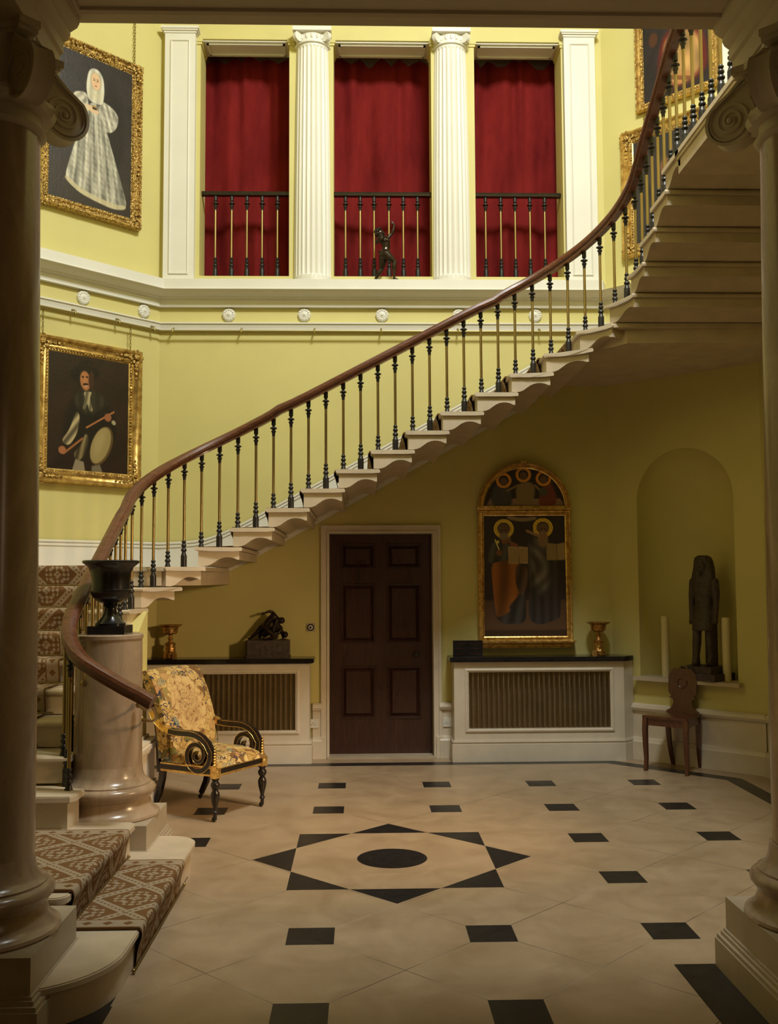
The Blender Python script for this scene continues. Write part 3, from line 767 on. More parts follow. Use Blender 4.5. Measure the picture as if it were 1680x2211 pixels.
def ionic_capital(c, z0, parent, rs=.165, spread=.29, vr=.110, zc=.15, zab=.335, sc=1.0, mat='capital'):
    """diagonal-volute capital; z0 = top of shaft"""
    root = None
    g = G()
    g.lathe([(rs*1.0, -.03), (rs*1.12, -.02), (rs*1.16, -.01), (rs*1.12, 0), (rs*1.02, .005), (rs*1.03, .05), (rs*1.28, .06), (rs*1.36, .085), (rs*1.28, .11), (rs*1.05, .12), (rs*1.05, zab)], (*c, z0), 40,
            rf=lambda a, r, z: 1+(.045*cos(16*a) if .055 < z < .112 else 0))
    # concave abacus
    h = spread*.965; pts = []
    for q in range(4):
        a0 = pi/4+q*pi/2
        ca, sa = cos(a0), sin(a0)
        for t in (-.045, .045): pts.append((c[0]+h*ca-t*sa+0, c[1]+h*sa+t*ca))
        b0 = a0+pi/4
        for i in range(1, 8):
            t = i/8; ang = a0+t*pi/2; straight = h*cos(pi/4)/cos(ang-b0); rr = straight*(1-.17*sin(pi*t)); pts.append((c[0]+rr*cos(ang), c[1]+rr*sin(ang)))
    g.prism([(c[0]+(p[0]-c[0])*.94, c[1]+(p[1]-c[1])*.94) for p in pts], z0+zab, z0+zab+.018)
    g.prism(pts, z0+zab+.018, z0+zab+.050)
    cap = mesh('capital', g, mat, parent, 35)
    for q in range(4):
        a0 = pi/4+q*pi/2
        mt = Matrix.Translation((c[0], c[1], z0)) @ Matrix.Rotation(a0, 4, 'Z')
        v = G(); t2 = .034
        # teardrop side plate
        out = [(rs*.95, zab), (spread*.62, zab), (spread*.80, zab-.02), (spread*1.02, zc+vr*1.05)]
        out += [(spread+vr*cos(a), zc+vr*sin(a)) for a in [radians(38-12*i) for i in range(23)]]
        out += [(spread-vr*.98, zc+.03), (rs*.98, zc+.05)]
        v.prism_xz(out, -t2, t2, 0, mt)
        # rim and spiral fillets on both cheeks
        for sd in (-1, 1):
            sp = [(rs*1.1, sd*t2, zab-.012), (spread*.70, sd*t2, zab-.03), (spread*.97, sd*t2, zc+vr*1.16)]
            for i in range(70):
                a = radians(45-i*14); r = vr*(.97-.83*(i/69)**.8); sp.append((spread+r*cos(a), sd*t2, zc+r*sin(a)))
            v.tube([tuple(mt @ Vector(p)) for p in sp], [.0075]*len(sp), 6)
            v.sphere((spread+.004, sd*t2, zc), .016, mat=mt, seg=12, rings=8)
        # scroll band bulging past the cheeks
        bd = [(spread*.80, 0, zab-.02), (spread*1.02, 0, zc+vr*1.05)]+[(spread+vr*cos(a), 0, zc+vr*sin(a)) for a in [radians(38-12*i) for i in range(23)]]
        sec_ = [(-t2-.012, -.006), (-t2-.012, .008), (0, -.004), (t2+.012, .008), (t2+.012, -.006)]; rws_ = []
        for i, p in enumerate(bd):
            tg = (Vector(bd[min(i+1, len(bd)-1)])-Vector(bd[max(i-1, 0)])).normalized(); nn = Vector((0, 1, 0)).cross(tg)
            if nn.dot(Vector(p)-Vector((spread*.7, 0, zc))) < 0: nn = -nn
            rws_ += [tuple(mt @ (Vector(p)+Vector((0, a_, 0))+nn*b_)) for a_, b_ in sec_]
        v.add(rws_, [(i*5+k, i*5+(k+1) % 5, (i+1)*5+(k+1) % 5, (i+1)*5+k) for i in range(len(bd)-1) for k in range(5)]+[(0, 1, 2, 3, 4), tuple((len(bd)-1)*5+k for k in range(5))])
        # small leaf spray between the volutes
        a1 = a0+pi/4; ml = Matrix.Translation((c[0], c[1], z0)) @ Matrix.Rotation(a1, 4, 'Z')
        for i in range(6):
            zz_ = .13+.028*i; 
            for sd in (-1, 1): v.sphere((rs*1.08, sd*.012*(1.6-.2*i), zz_), .011, mat=ml, seg=8, rings=5, sc=(.7, 1.2, 1.5))
            v.sphere((rs*1.1, 0, zz_+.01), .009, mat=ml, seg=8, rings=5, sc=(.7, .8, 1.8))
        mesh('volute', v, mat, cap, 40)
    return cap
def big_column(c, label, r0=.200, r1=.168):
    t = thing('hall_column', label, 'column', (c[0], c[1], 0))
    plinth('plinth', c, t)
    g = G(); col_base(g, c, .305); lab(mesh('base_moulding', g, 'column', t, 40), 'turned polished base of the column')
    sh = [(r0-(r0-r1)*(i/20)**1.6, .605+(3.60-.605)*i/20) for i in range(21)]
    mesh('shaft', G().lathe(sh, (*c, 0), 64), 'column', t, 40)
    ionic_capital(c, 3.60, t, r1, .278)
    return t
big_column((-1.527, 4.11), 'polished brown column at the left edge, with scrolled capital, standing on a square plinth')
big_column((1.887, 4.11), 'polished brown column at the right edge, with scrolled capital, standing on a square plinth', .188, .152)
c = (-1.525, 6.08); t = thing('pedestal_column', 'short thick brown column at the foot of the stairs, carrying the black urn', 'column', (*c, 0))
plinth('plinth', c, t)
g = G(); col_base(g, c, .305); mesh('base_moulding', g, 'column', t, 40)
mesh('shaft', G().lathe([(.200, .605), (.198, 1.0), (.193, 1.345), (.199, 1.352), (.199, 1.372), (.193, 1.378)], (*c, 0), 64), 'column', t, 40)
# urn
t = thing('stone_urn', 'black polished stone urn standing on the short column', 'urn', (-1.522, 6.08, 1.378))
mesh('foot_block', G().box((-1.632, 5.97, 1.378), (-1.412, 6.19, 1.428)), 'urn', t, 0)
up = [(.088, 0), (.090, .014), (.080, .022), (.072, .030), (.052, .052), (.038, .080), (.034, .105), (.040, .112), (.046, .120), (.040, .128), (.050, .134), (.085, .150), (.108, .175), (.118, .200), (.122, .208), (.122, .216), (.114, .220), (.114, .27), (.120, .32), (.134, .352), (.158, .372), (.168, .380), (.170, .388), (.164, .394), (.150, .392), (.110, .34), (.10, .25), (.0001, .2)]
mesh('bowl', G().lathe(up, (-1.522, 6.08, 1.428), 48), 'urn', t, 40)

# upper columns and pilasters in front of the gallery openings
def fluted(a, r, z): return 1-.095*max(0, abs(sin(12*a))**.8-.22) if .06 < z < 2.36 else 1
for i, (xc, lb) in enumerate(((-.472, 'left of the two white fluted columns between the red curtains'), (.905, 'right of the two white fluted columns between the red curtains'))):
    t = thing('fluted_column', lb, 'column', (xc, YB+.02, 4.6), 0, 'fluted white columns of the gallery')
    sh = [(.188, .0), (.188, .05), (.188, .065)]+[(.187-.026*(j/14)**1.4, .07+2.285*j/14) for j in range(15)]+[(.160, 2.37), (.160, 2.385)]
    mesh('shaft', G().lathe(sh, (xc, YB+.02, 4.6), 168, rf=fluted), 'cream', t, 25)
    g = G().lathe([(.160, 2.385), (.180, 2.392), (.182, 2.402), (.176, 2.408), (.162, 2.412), (.162, 2.50)], (xc, YB+.02, 4.6), 40)
    g.box((xc-.19, YB-.17, 4.6+2.50), (xc+.19, YB+.21, 4.6+2.54))
    mt0 = Matrix.Translation((xc, YB+.02, 0))
    for q in range(4):
        m_ = mt0 @ Matrix.Rotation(pi/4+q*pi/2, 4, 'Z')
        g.lathe([(.001, -.02), (.05, -.02), (.05, .02), (.001, .02)], seg=20, mat=m_ @ Matrix.Translation((.20, 0, 7.055)) @ Matrix.Rotation(pi/2, 4, 'X'))
    for q in range(20):
        a = 2*pi*q/20; g.sphere((xc+.165*cos(a), YB+.02+.165*sin(a), 7.06), .014, seg=6, rings=4, sc=(1, 1, 2))
    mesh('capital', g, 'cream', t, 35)
for i, (xa, xb, lb) in enumerate(((-1.925, -1.625, 'white panelled pilaster left of the curtained openings'), (2.035, 2.345, 'white panelled pilaster right of the curtained openings'))):
    t = thing('pilaster', lb, 'pilaster', ((xa+xb)/2, YB-.05, 4.6), 0, 'panelled gallery pilasters')
    g = G().box((xa, YB-.085, 4.6), (xb, YB, 7.13)); 
    mesh('body', g, 'cream', t, 0)
    p0, p1 = xa+.055, xb-.055
    g = G().sweep([(p0, YB-.085, 4.67), (p1, YB-.085, 4.67), (p1, YB-.085, 7.03), (p0, YB-.085, 7.03)], [(0, 0), (0, .010), (-.008, .014), (-.014, .004), (-.018, 0)], closed=True, up=(0, -1, 0))
    mesh('panel_moulding', g, 'cream', t, 0)
    g = G().box((xa-.01, YB-.095, 7.10), (xb+.01, YB, 7.12)).box((xa-.025, YB-.11, 7.12), (xb+.025, YB, 7.135)).box((xa-.035, YB-.12, 7.135), (xb+.035, YB, 7.16))
    mesh('cap', g, 'cream', t, 0)
struct('trim_11', G().box((XL, YB-.14, 7.34), (XR, YB, 7.42)).box((XL, YB-.17, 7.42), (XR, YB, 7.8)), 'cream', 0)

# curtains
for i, ((a, b), lb) in enumerate(zip(OP, ('dark red cotton curtain filling the left gallery opening', 'dark red cotton curtain in the middle opening behind the bronze dancer', 'dark red cotton curtain filling the right gallery opening'))):
    t = thing('curtain', lb, 'curtain', ((a+b)/2, YB+.52, 4.6), 0, 'red gallery curtains')
    random.seed(20+i); nf = 9; ph = [random.uniform(0, 6.28) for _ in range(6)]
    xa, xb = a-.08, b+.08; NX, NZ = 120, 60; g = G(); vs = []
    hooks = sorted([xa+(xb-xa)*(j+.5+random.uniform(-.25, .25))/5 for j in range(5)])
    for iz in range(NZ+1):
        tz = iz/NZ
        for ix in range(NX+1):
            x = xa+(xb-xa)*ix/NX
            d = min(abs(x-h) for h in hooks)
            topz = 7.185-.10*min(1, d/.10)**1.2*(1 if i else .8)
            z = 4.6+(topz-4.6)*tz
            y = YB+.50+.018*sin(11*x+ph[0])+.014*sin(23*x+ph[1]+1.5*tz)+.007*sin(41*x+ph[2]-2*tz)
            y += .03*math.exp(-(d/.05)**2)*tz**3-.012*sin(3*z+7*x)
            xx = x+.012*sin(17*x+ph[3])*tz
            vs.append((xx, y, z))
    g.add(vs, [(r*(NX+1)+q, r*(NX+1)+q+1, (r+1)*(NX+1)+q+1, (r+1)*(NX+1)+q) for r in range(NZ) for q in range(NX)])
    mesh('cloth', g, 'curtain', t, 80)
    g = G().tube([(xa-.05, YB+.50, 7.20), (xb+.05, YB+.50, 7.20)], .012, 10)
    for h in hooks: g.tube([(h, YB+.50, 7.17), (h, YB+.50, 7.22)], .006, 6)
    mesh('curtain_pole', g, 'iron', t)
# gallery railings
for i, ((a, b), lb, xs_) in enumerate(zip(OP, ('dark railing of slim balusters across the left gallery opening', 'dark railing of slim balusters behind the bronze dancer', 'dark railing of slim balusters across the right gallery opening'),
        ([-1.448, -1.287, -1.135, -.983, -.831], [-.150, -.002, .137, .286, .430, .574], [1.260, 1.414, 1.559, 1.709, 1.859]))):
    t = thing('gallery_railing', lb, 'railing', ((a+b)/2, YB+.13, 4.68), 0, 'gallery railings')
    g = G().sweep([(a, YB+.13, 5.555), (b, YB+.13, 5.555)], [(-.03, -.018), (-.034, .002), (-.026, .02), (.026, .02), (.034, .002), (.03, -.018)])
    mesh('top_rail', g, 'ebony', t, 0)
    for px in xs_:
        x = px
        baluster(x, YB+.13, 4.68, 5.54, .10 if True else 0, t, seg=12)
# rosettes on the frieze
def rosette(F, u, z, d, lb):
    p = F.p(u, z, d); t = F.mat()
    m_ = t @ Matrix.Translation((u, d+.012, z)) @ Matrix.Rotation(-pi/2, 4, 'X')
    g = G().lathe([(.060, -.012), (.060, .008), (.052, .016), (.034, .014), (.028, .020), (.014, .020), (.010, .028), (.0001, .030)], seg=48, mat=m_, rf=lambda a, r, z_: 1+(.07*abs(cos(6*a)) if r > .05 else (.05*cos(12*a) if r > .03 else 0)))
    for q in range(12):
        a = 2*pi*q/12; g.sphere((.045*cos(a), .045*sin(a), .014), .010, mat=m_, seg=8, rings=5, sc=(1, 1, .7))
    o = mesh('rosette', g, 'cream', None, 50); tag(o, lb, 'ornament', 'plaster rosettes on the frieze'); return o
rosette(WLd, -.826, 4.289, 0, 'white plaster rosette on the left diagonal wall, above the drummer painting')
rosette(WLd, -.185, 4.289, 0, 'white plaster rosette on the left diagonal wall, next to the corner')
for x, lb in ((-1.29, 'below the left curtain, first on the back wall'), (-.553, 'below the left fluted column'), (.21, 'below the bronze dancer'), (.966, 'partly behind the handrail, below the right fluted column'), (1.722, 'behind the balusters, below the right curtain')):
    rosette(WBk, x, 4.289, 0, 'white plaster rosette '+lb)
# picture rail rod
rod = thing('picture_rail', 'thin brass hanging rod running under the frieze round the walls', 'rail', (.2, 9.5, 4.11))
pl = plan(.085, 7.0); g = G().tube([(x, y, 4.108) for x, y in pl[1:5]], .010, 8); mesh('rod', g, 'chainm', rod)
for F, us in ((WLd, (-1.3, -.95, -.5, -.12)), (WBk, (-1.82, -1.16, -.45, .2, .95, 1.75)), (WRd, (.2, .7, 1.2))):
    for u in us:
        g = G().tube([F.p(u, 4.15, .03), F.p(u, 4.125, .10), F.p(u, 4.10, .10), F.p(u, 4.09, .08)], .008, 6); mesh('hook', g, 'chainm', rod)

# ------------------------------------------------------------------ paintings
class Paint:
    def __init__(s, nx, ny, bg):
        s.x, s.y = np.meshgrid(np.linspace(0, 1, nx+1), np.linspace(0, 1, ny+1)); s.nx, s.ny = nx, ny
        s.asp = 1.0; s.c = np.zeros((ny+1, nx+1, 3)); s.c[:] = bg; s.rng = np.random.RandomState(5)
    def cloud(s, n=6, seed=1, fx=4):
        r = np.random.RandomState(seed); q = np.zeros_like(s.x)
        for i in range(n):
            a, b, p = r.uniform(-fx, fx), r.uniform(-fx, fx), r.uniform(0, 6.28); q += np.sin(2*pi*(a*s.x+b*s.y)+p)
            fx *= 1.35
        return q/n
    def put(s, m, col, al=1):
        m = np.clip(m, 0, 1)[..., None]*al; s.c = s.c*(1-m)+np.array(col, float)*m
    def ell(s, cx, cy, rx, ry, col, rot=0, soft=.15, al=1, mod=None):
        dx, dy = s.x-cx, (s.y-cy); a = radians(rot); X = (dx*s.ax*cos(a)+dy*s.ay*sin(a)); Y = (-dx*s.ax*sin(a)+dy*s.ay*cos(a))
        r = np.sqrt((X/(rx*s.ax))**2+(Y/(ry*s.ay))**2); s.put((1-r)/soft+.5 if soft else (r < 1)*1.0, col, al)
    def ring(s, cx, cy, r0, r1, col):
        r = np.sqrt(((s.x-cx)*s.ax)**2+((s.y-cy)*s.ay)**2)/s.ax; s.put(((r > r0) & (r < r1))*1.0, col)
    def poly(s, pts, col, al=1, soft=.004, fold=None):
        if len(pts) > 4:
            for _ in range(2):
                q_ = []
                for i in range(len(pts)):
                    a_, b_ = pts[i], pts[(i+1) % len(pts)]; q_ += [(a_[0]*.78+b_[0]*.22, a_[1]*.78+b_[1]*.22), (a_[0]*.22+b_[0]*.78, a_[1]*.22+b_[1]*.78)]
                pts = q_
        P = np.array(pts, float); inside = np.zeros(s.x.shape, bool); d = np.full(s.x.shape, 9.)
        n = len(P)
        for i in range(n):
            x0, y0 = P[i]; x1, y1 = P[(i+1) % n]
            c = ((y0 > s.y) != (y1 > s.y)) & (s.x < (x1-x0)*(s.y-y0)/((y1-y0) if y1 != y0 else 1e-9)+x0); inside ^= c
            ex, ey = x1-x0, y1-y0; t = np.clip(((s.x-x0)*ex+(s.y-y0)*ey)/(ex*ex+ey*ey+1e-12), 0, 1)
            d = np.minimum(d, np.hypot(s.x-x0-t*ex, s.y-y0-t*ey))
        m = np.where(inside, .5+d/soft/2, .5-d/soft/2)
        col = np.array(col, float)
        if fold:
            k = fold(s.x, s.y)[..., None]; col = np.clip(col*k, 0, 255)
        m = np.clip(m, 0, 1)[..., None]*al; s.c = s.c*(1-m)+col*m
    def line(s, a, b, w, col, al=1):
        ex, ey = b[0]-a[0], b[1]-a[1]; t = np.clip(((s.x-a[0])*ex+(s.y-a[1])*ey)/(ex*ex+ey*ey), 0, 1)
        d = np.hypot((s.x-a[0]-t*ex), (s.y-a[1]-t*ey)); s.put((w-d)/.003+.5, col, al)
def canvas(P, F, u0, u1, z0, z1, d, parent, mask=None, gain=1.0):
    nx, ny = P.nx, P.ny
    c = np.clip(P.c, 0, 255)/255; c = np.clip(np.where(c <= .04045, c/12.92, ((c+.055)/1.055)**2.4)*gain, 0, .85)
    g = G(); vs = [(u0+(u1-u0)*i/nx, d, z1+(z0-z1)*j/ny) for j in range(ny+1) for i in range(nx+1)]
    fs = [(j*(nx+1)+i, j*(nx+1)+i+1, (j+1)*(nx+1)+i+1, (j+1)*(nx+1)+i) for j in range(ny) for i in range(nx) if mask is None or mask((i+.5)/nx, (j+.5)/ny)]
    o_ = len(vs); fsb = []
    if mask is None:
        vs += [(u0, d, z0), (u1, d, z0), (u1, d, z1), (u0, d, z1), (u0, d-.015, z0), (u1, d-.015, z0), (u1, d-.015, z1), (u0, d-.015, z1)]
        fsb = [(o_, o_+1, o_+5, o_+4), (o_+1, o_+2, o_+6, o_+5), (o_+2, o_+3, o_+7, o_+6), (o_+3, o_, o_+4, o_+7), (o_+4, o_+5, o_+6, o_+7)]
    g.add(vs, fs+fsb, 0, F.mat())
    o = mesh('canvas', g, 'canvas', parent, 0)
    ca = o.data.color_attributes.new('Col', 'FLOAT_COLOR', 'POINT')
    arr = np.ones((len(vs), 4), dtype=np.float32); arr[:, :3] = .02; arr[:(nx+1)*(ny+1), :3] = c.reshape(-1, 3)
    ca.data.foreach_set('color', arr.ravel()); return o
def frame(name, F, u0, u1, z0, z1, W, dep, parent, kind='rich', d0=.0):
    """u/z = outer size"""
    path = [(u0, d0, z0), (u0, d0, z1), (u1, d0, z1), (u1, d0, z0)]
    rich = [(0, 0), (0, dep*.7), (-W*.10, dep), (-W*.22, dep*.96), (-W*.34, dep*.62), (-W*.55, dep*.50), (-W*.66, dep*.62), (-W*.74, dep*.62), (-W*.84, dep*.42), (-W*.9, dep*.46), (-W, dep*.36), (-W, 0)]
    g = G().sweep(path, [(x, y) for x, y in rich], closed=True, up=(0, 1, 0), mat=F.mat(), mis=[0, 0, 1, 0, 0, 1, 1, 1, 0, 1, 1, 0] if kind == 'rich' else [0]*12)
    fr = mesh('frame', g, ['goldsmooth', 'gold'] if kind != 'ornate' else ['gold', 'gold'], parent, 40)
    # bead course and corner ornaments
    b = G(); st = W*.30
    def run(a, c, n):
        for i in range(n):
            t = (i+.5)/n; p = Vector(a).lerp(Vector(c), t); b.sphere(tuple(p), st*.34, mat=F.mat(), seg=6, rings=4, sc=(1, .8, 1))
    q = W*.80; y = d0+dep*.48
    nu, nz = int((u1-u0)/st*1.15), int((z1-z0)/st*1.15)
    run((u0+q, y, z0+q), (u0+q, y, z1-q), nz); run((u1-q, y, z0+q), (u1-q, y, z1-q), nz); run((u0+q, y, z0+q), (u1-q, y, z0+q), nu); run((u0+q, y, z1-q), (u1-q, y, z1-q), nu)
    mesh('beading', b, 'gold', fr, 60)
    if kind in ('corner', 'ornate'):
        for cu, cz, su, sz in ((u0, z0, 1, 1), (u1, z0, -1, 1), (u0, z1, 1, -1), (u1, z1, -1, -1)):
            c = G(); m0 = F.mat()
            cc = (cu+su*W*.45, d0+dep*.75, cz+sz*W*.45)
            c.sphere(cc, W*.24, mat=m0, seg=12, rings=8, sc=(1, .6, 1))
            for k in range(9):
                a = 2*pi*k/9; c.sphere((cc[0]+W*.42*cos(a), cc[1]-.004, cc[2]+W*.42*sin(a)), W*.15, mat=m0, seg=8, rings=5, sc=(1, .55, 1))
            for k in range(1, 5):
                for (du, dz) in ((su*W*.33*k, 0), (0, sz*W*.33*k)): c.sphere((cc[0]+su*W*.2*(du != 0)+du, cc[1]-.006, cc[2]+sz*W*.2*(dz != 0)+dz), W*(.20-.03*k), mat=m0, seg=8, rings=5, sc=(1.2 if du else 1, .5, 1.2 if dz else 1))
            mesh('corner_ornament', c, 'gold', fr, 60)
        if kind == 'ornate':
            c = G(); rnd = random.Random(4)
            for a, e, n in (((u0, z0), (u1, z0), 40), ((u0, z1), (u1, z1), 40), ((u0, z0), (u0, z1), 60), ((u1, z0), (u1, z1), 60)):
                for k in range(n):
                    t = (k+.5)/n
                    if int(t*7) % 2: continue
                    u = a[0]+(e[0]-a[0])*t; z = a[1]+(e[1]-a[1])*t
                    u += (W*.25 if u < (u0+u1)/2 else -W*.25) if a[0] == e[0] else 0; z += (W*.25 if z < (z0+z1)/2 else -W*.25) if a[1] == e[1] else 0
                    c.sphere((u+rnd.uniform(-1, 1)*W*.14, d0+dep*.82, z+rnd.uniform(-1, 1)*W*.14), W*rnd.uniform(.10, .18), mat=F.mat(), seg=7, rings=4, sc=(1, .6, 1))
            mesh('leaf_carving', c, 'gold', fr, 60)['kind'] = 'stuff'
    return fr
def chain(F, u, za, zb, d, parent):
    g = G(); n = max(2, int(abs(zb-za)/.030))
    for i in range(n):
        z = za+(zb-za)*(i+.5)/n; pts = [(u+.008*cos(a) if i % 2 else u, d+(0 if i % 2 else .008*cos(a)), z+.019*sin(a)) for a in [2*pi*k/8 for k in range(8)]]
        P_ = [Vector(F.mat() @ Vector(p)) for p in pts]+[Vector(F.mat() @ Vector(pts[0]))]
        g.tube([tuple(p) for p in P_], .0035, 4)
    mesh('chain', g, 'chainm', parent, 60)

# lady in white
t = thing('painting', 'tall gilt-framed painting of a lady in a white gown, on the upper left wall', 'painting', WLd.p(-.78, 5.05, .05))
frame('frame', WLd, -1.30, -.262, 5.05, 6.665, .105, .085, t, 'ornate')
P = Paint(190, 290, (40, 33, 34)); P.ax, P.ay = .9, 1.42
P.c += P.cloud(7, 3, 2)[..., None]*np.array((9, 8, 8)); P.poly([(0, .72), (.35, .70), (1, .80), (1, 1), (0, 1)], (48, 36, 30), .7, .05)
P.ell(.74, .45, .16, .30, (26, 20, 22), 0, .4)
cl_ = P.cloud(9, 31, 5)
wf = lambda x, y: .80+.11*np.sin(40*(x-.52)/(.35+y)+2*np.sin(7*y))+.09*np.sin(97*(x-.5)/(.4+y)+1+1.5*np.sin(5*y))+.05*np.sin(170*(x-.5)/(.4+y))+.22*cl_-.14*np.clip((x-.66)*3, 0, 1)
P.poly([(.46, .30), (.60, .30), (.66, .42), (.78, .62), (.95, .90), (.93, .955), (.78, .975), (.55, .955), (.36, .93), (.18, .865), (.24, .72), (.34, .52), (.41, .40)], (196, 190, 172), fold=wf)
P.poly([(.18, .865), (.36, .93), (.55, .955), (.78, .975), (.93, .955), (.945, .925), (.78, .94), (.55, .92), (.36, .895), (.20, .835)], (196, 182, 142), .8)
P.poly([(.44, .24), (.28, .265), (.25, .33), (.30, .40), (.38, .42), (.46, .36)], (205, 196, 176), fold=lambda x, y: .84+.12*np.sin(60*x+40*y+3*np.sin(20*y))+.25*cl_)
P.poly([(.60, .26), (.76, .285), (.84, .34), (.80, .43), (.70, .475), (.64, .42), (.58, .36)], (205, 198, 180), fold=lambda x, y: .82+.13*np.sin(50*x-55*y+3*np.sin(18*x))+.25*cl_)
P.poly([(.445, .10), (.50, .062), (.58, .065), (.635, .11), (.65, .20), (.63, .30), (.45, .30), (.42, .20)], (214, 208, 190), fold=lambda x, y: .90+.10*np.sin(70*x+9*y))
P.ell(.540, .150, .066, .062, (176, 160, 128), -6, .15); P.ell(.540, .150, .054, .056, (216, 178, 140), -6, .12)
P.ell(.520, .142, .011, .004, (60, 40, 34), 0, .4); P.ell(.563, .144, .011, .004, (60, 40, 34), 0, .4); P.ell(.520, .131, .016, .003, (120, 84, 62), 0, .4, .7); P.ell(.563, .133, .016, .003, (120, 84, 62), 0, .4, .7); P.ell(.541, .180, .014, .0045, (164, 76, 62), 0, .4); P.line((.541, .145), (.546, .166), .003, (176, 130, 96), .7)
P.poly([(.47, .215), (.62, .22), (.60, .27), (.47, .265)], (196, 182, 140), .6, .03)
P.ell(.50, .345, .085, .020, (214, 178, 140), 12, .2); P.ell(.42, .355, .05, .018, (206, 186, 150), -20, .3); P.poly([(.50, .318), (.56, .318), (.555, .342), (.505, .342)], (38, 26, 16)); P.line((.505, .322), (.555, .324), .004, (190, 140, 50))
canvas(P, WLd, -1.20, -.362, 5.15, 6.565, .035, t)
chain(WLd, -.335, 6.66, 7.9, .03, t)
# drummer
t = thing('painting', 'gilt-framed painting of a man in a hat with a drum, lower left wall', 'painting', WLd.p(-.75, 2.56, .05))
frame('frame', WLd, -1.295, -.222, 2.56, 3.875, .135, .075, t, 'corner')
P = Paint(200, 240, (38, 23, 14)); P.ax, P.ay = .86, 1.05
P.c += P.cloud(6, 8, 2)[..., None]*np.array((9, 5, 3)); P.put(np.exp(-((P.y-.45)/.15)**2)*(.5+.5*P.cloud(4, 2, 2)), (66, 34, 20), .5)
P.poly([(.33, .33), (.58, .31), (.80, .42), (.85, .62), (.78, .8), (.30, .8), (.17, .72), (.22, .5)], (21, 15, 11), soft=.03)
P.poly([(.30, .36), (.42, .29), (.60, .29), (.76, .38), (.66, .44), (.5, .52), (.34, .46)], (47, 42, 29), soft=.02, fold=lambda x, y: .9+.2*np.sin(60*x))
P.ell(.44, .15, .18, .085, (17, 11, 9), -14, .2); P.ell(.46, .10, .10, .07, (22, 14, 10), 0, .3); P.line((.48, .07), (.80, .11), .008, (50, 24, 16), .8)
P.ell(.445, .215, .064, .085, (172, 112, 66), -8, .2); P.ell(.52, .20, .035, .08, (60, 34, 22), 0, .4); P.ell(.415, .185, .014, .008, (28, 15, 10), 0, .4); P.ell(.465, .18, .014, .008, (28, 15, 10), 0, .4)
P.ell(.45, .245, .035, .010, (40, 20, 12), -8, .4); P.ell(.455, .262, .022, .009, (190, 140, 110), -8, .4); P.line((.44, .19), (.435, .225), .006, (200, 140, 90), .6)
P.poly([(.42, .31), (.54, .30), (.50, .36), (.55, .47), (.50, .48), (.475, .40), (.45, .47), (.415, .46), (.45, .37)], (168, 152, 112), fold=lambda x, y: .8+.25*np.sin(90*x+20*y))
P.poly([(.34, .48), (.39, .52), (.36, .68), (.26, .80), (.16, .76), (.26, .66)], (178, 158, 116), fold=lambda x, y: .75+.3*np.sin(50*x+50*y))
P.poly([(.46, .66), (.51, .72), (.44, .88), (.36, .92), (.31, .86), (.40, .78)], (130, 112, 74), fold=lambda x, y: .75+.3*np.sin(70*x+20*y)); P.poly([(.34, .90), (.44, .92), (.46, 1), (.30, 1)], (140, 124, 98)); P.poly([(.54, .95), (.64, .93), (.68, 1), (.54, 1)], (110, 98, 76))
P.ell(.66, .765, .125, .185, (88, 66, 34), 24, .06); P.ell(.648, .762, .108, .172, (150, 130, 82), 24, .06); P.ell(.63, .74, .06, .11, (170, 150, 100), 24, .9, .7)
P.line((.47, .62), (.81, .455), .008, (168, 106, 62)); P.line((.20, .86), (.42, .72), .010, (150, 94, 54)); P.ell(.735, .51, .045, .036, (150, 92, 56), 0, .3); P.ell(.18, .835, .045, .035, (160, 100, 62), 0, .3); P.ell(.81, .55, .03, .02, (160, 146, 112), 30, .4)
canvas(P, WLd, -1.165, -.352, 2.69, 3.745, .028, t)
for u in (-1.24, -.36): chain(WLd, u, 3.87, 4.10, .06, t)
# two paintings on the right diagonal
t = thing('painting', 'gilt-framed painting of a bare-chested figure, high on the right behind balusters', 'painting', WRd.p(.82, 6.2, .05))
frame('frame', WRd, .404, 1.245, 6.20, 7.55, .085, .07, t)
P = Paint(150, 220, (36, 31, 36)); P.ax, P.ay = .68, 1.2
P.c += P.cloud(6, 12, 2)[..., None]*np.array((10, 9, 10))
P.poly([(.25, .55), (.40, .46), (.80, .46), (.95, .62), (.98, .95), (.18, .98)], (90, 26, 26), soft=.03)
P.poly([(.30, .58), (.45, .50), (.68, .50), (.86, .62), (.88, .86), (.70, .95), (.42, .93), (.33, .80)], (196, 150, 92), soft=.03, fold=lambda x, y: .85+.2*np.sin(14*x+5)*np.sin(18*y))
P.ell(.48, .36, .11, .11, (86, 48, 30), 0, .3); P.ell(.53, .35, .06, .08, (176, 116, 70), 10, .4); P.ell(.86, .30, .09, .09, (120, 76, 48), 0, .4); P.ell(.16, .50, .07, .06, (74, 42, 30), 0, .4)
P.ell(.60, .90, .12, .045, (176, 122, 74), -10, .3); P.line((.4, .86), (.72, .93), .018, (110, 66, 40), .8)
canvas(P, WRd, .485, 1.164, 6.28, 7.47, .03, t)
t = thing('painting', 'darkened painting in a wide gilt frame, the lower one behind the rising stair', 'painting', WRd.p(.82, 4.8, .05))
frame('frame', WRd, .226, 1.30, 4.795, 6.05, .13, .075, t, 'corner')
P = Paint(120, 140, (46, 42, 46)); P.ax, P.ay = .8, 1.0
P.c += P.cloud(6, 22, 2)[..., None]*np.array((12, 11, 11)); P.ell(.42, .5, .12, .3, (66, 52, 44), 0, .6); P.ell(.42, .32, .07, .08, (120, 82, 62), 0, .5); P.ell(.75, .62, .15, .25, (60, 36, 32), 0, .7)
canvas(P, WRd, .35, 1.17, 4.92, 5.925, .028, t)
chain(WRd, .47, 6.045, 6.20, .015, t)

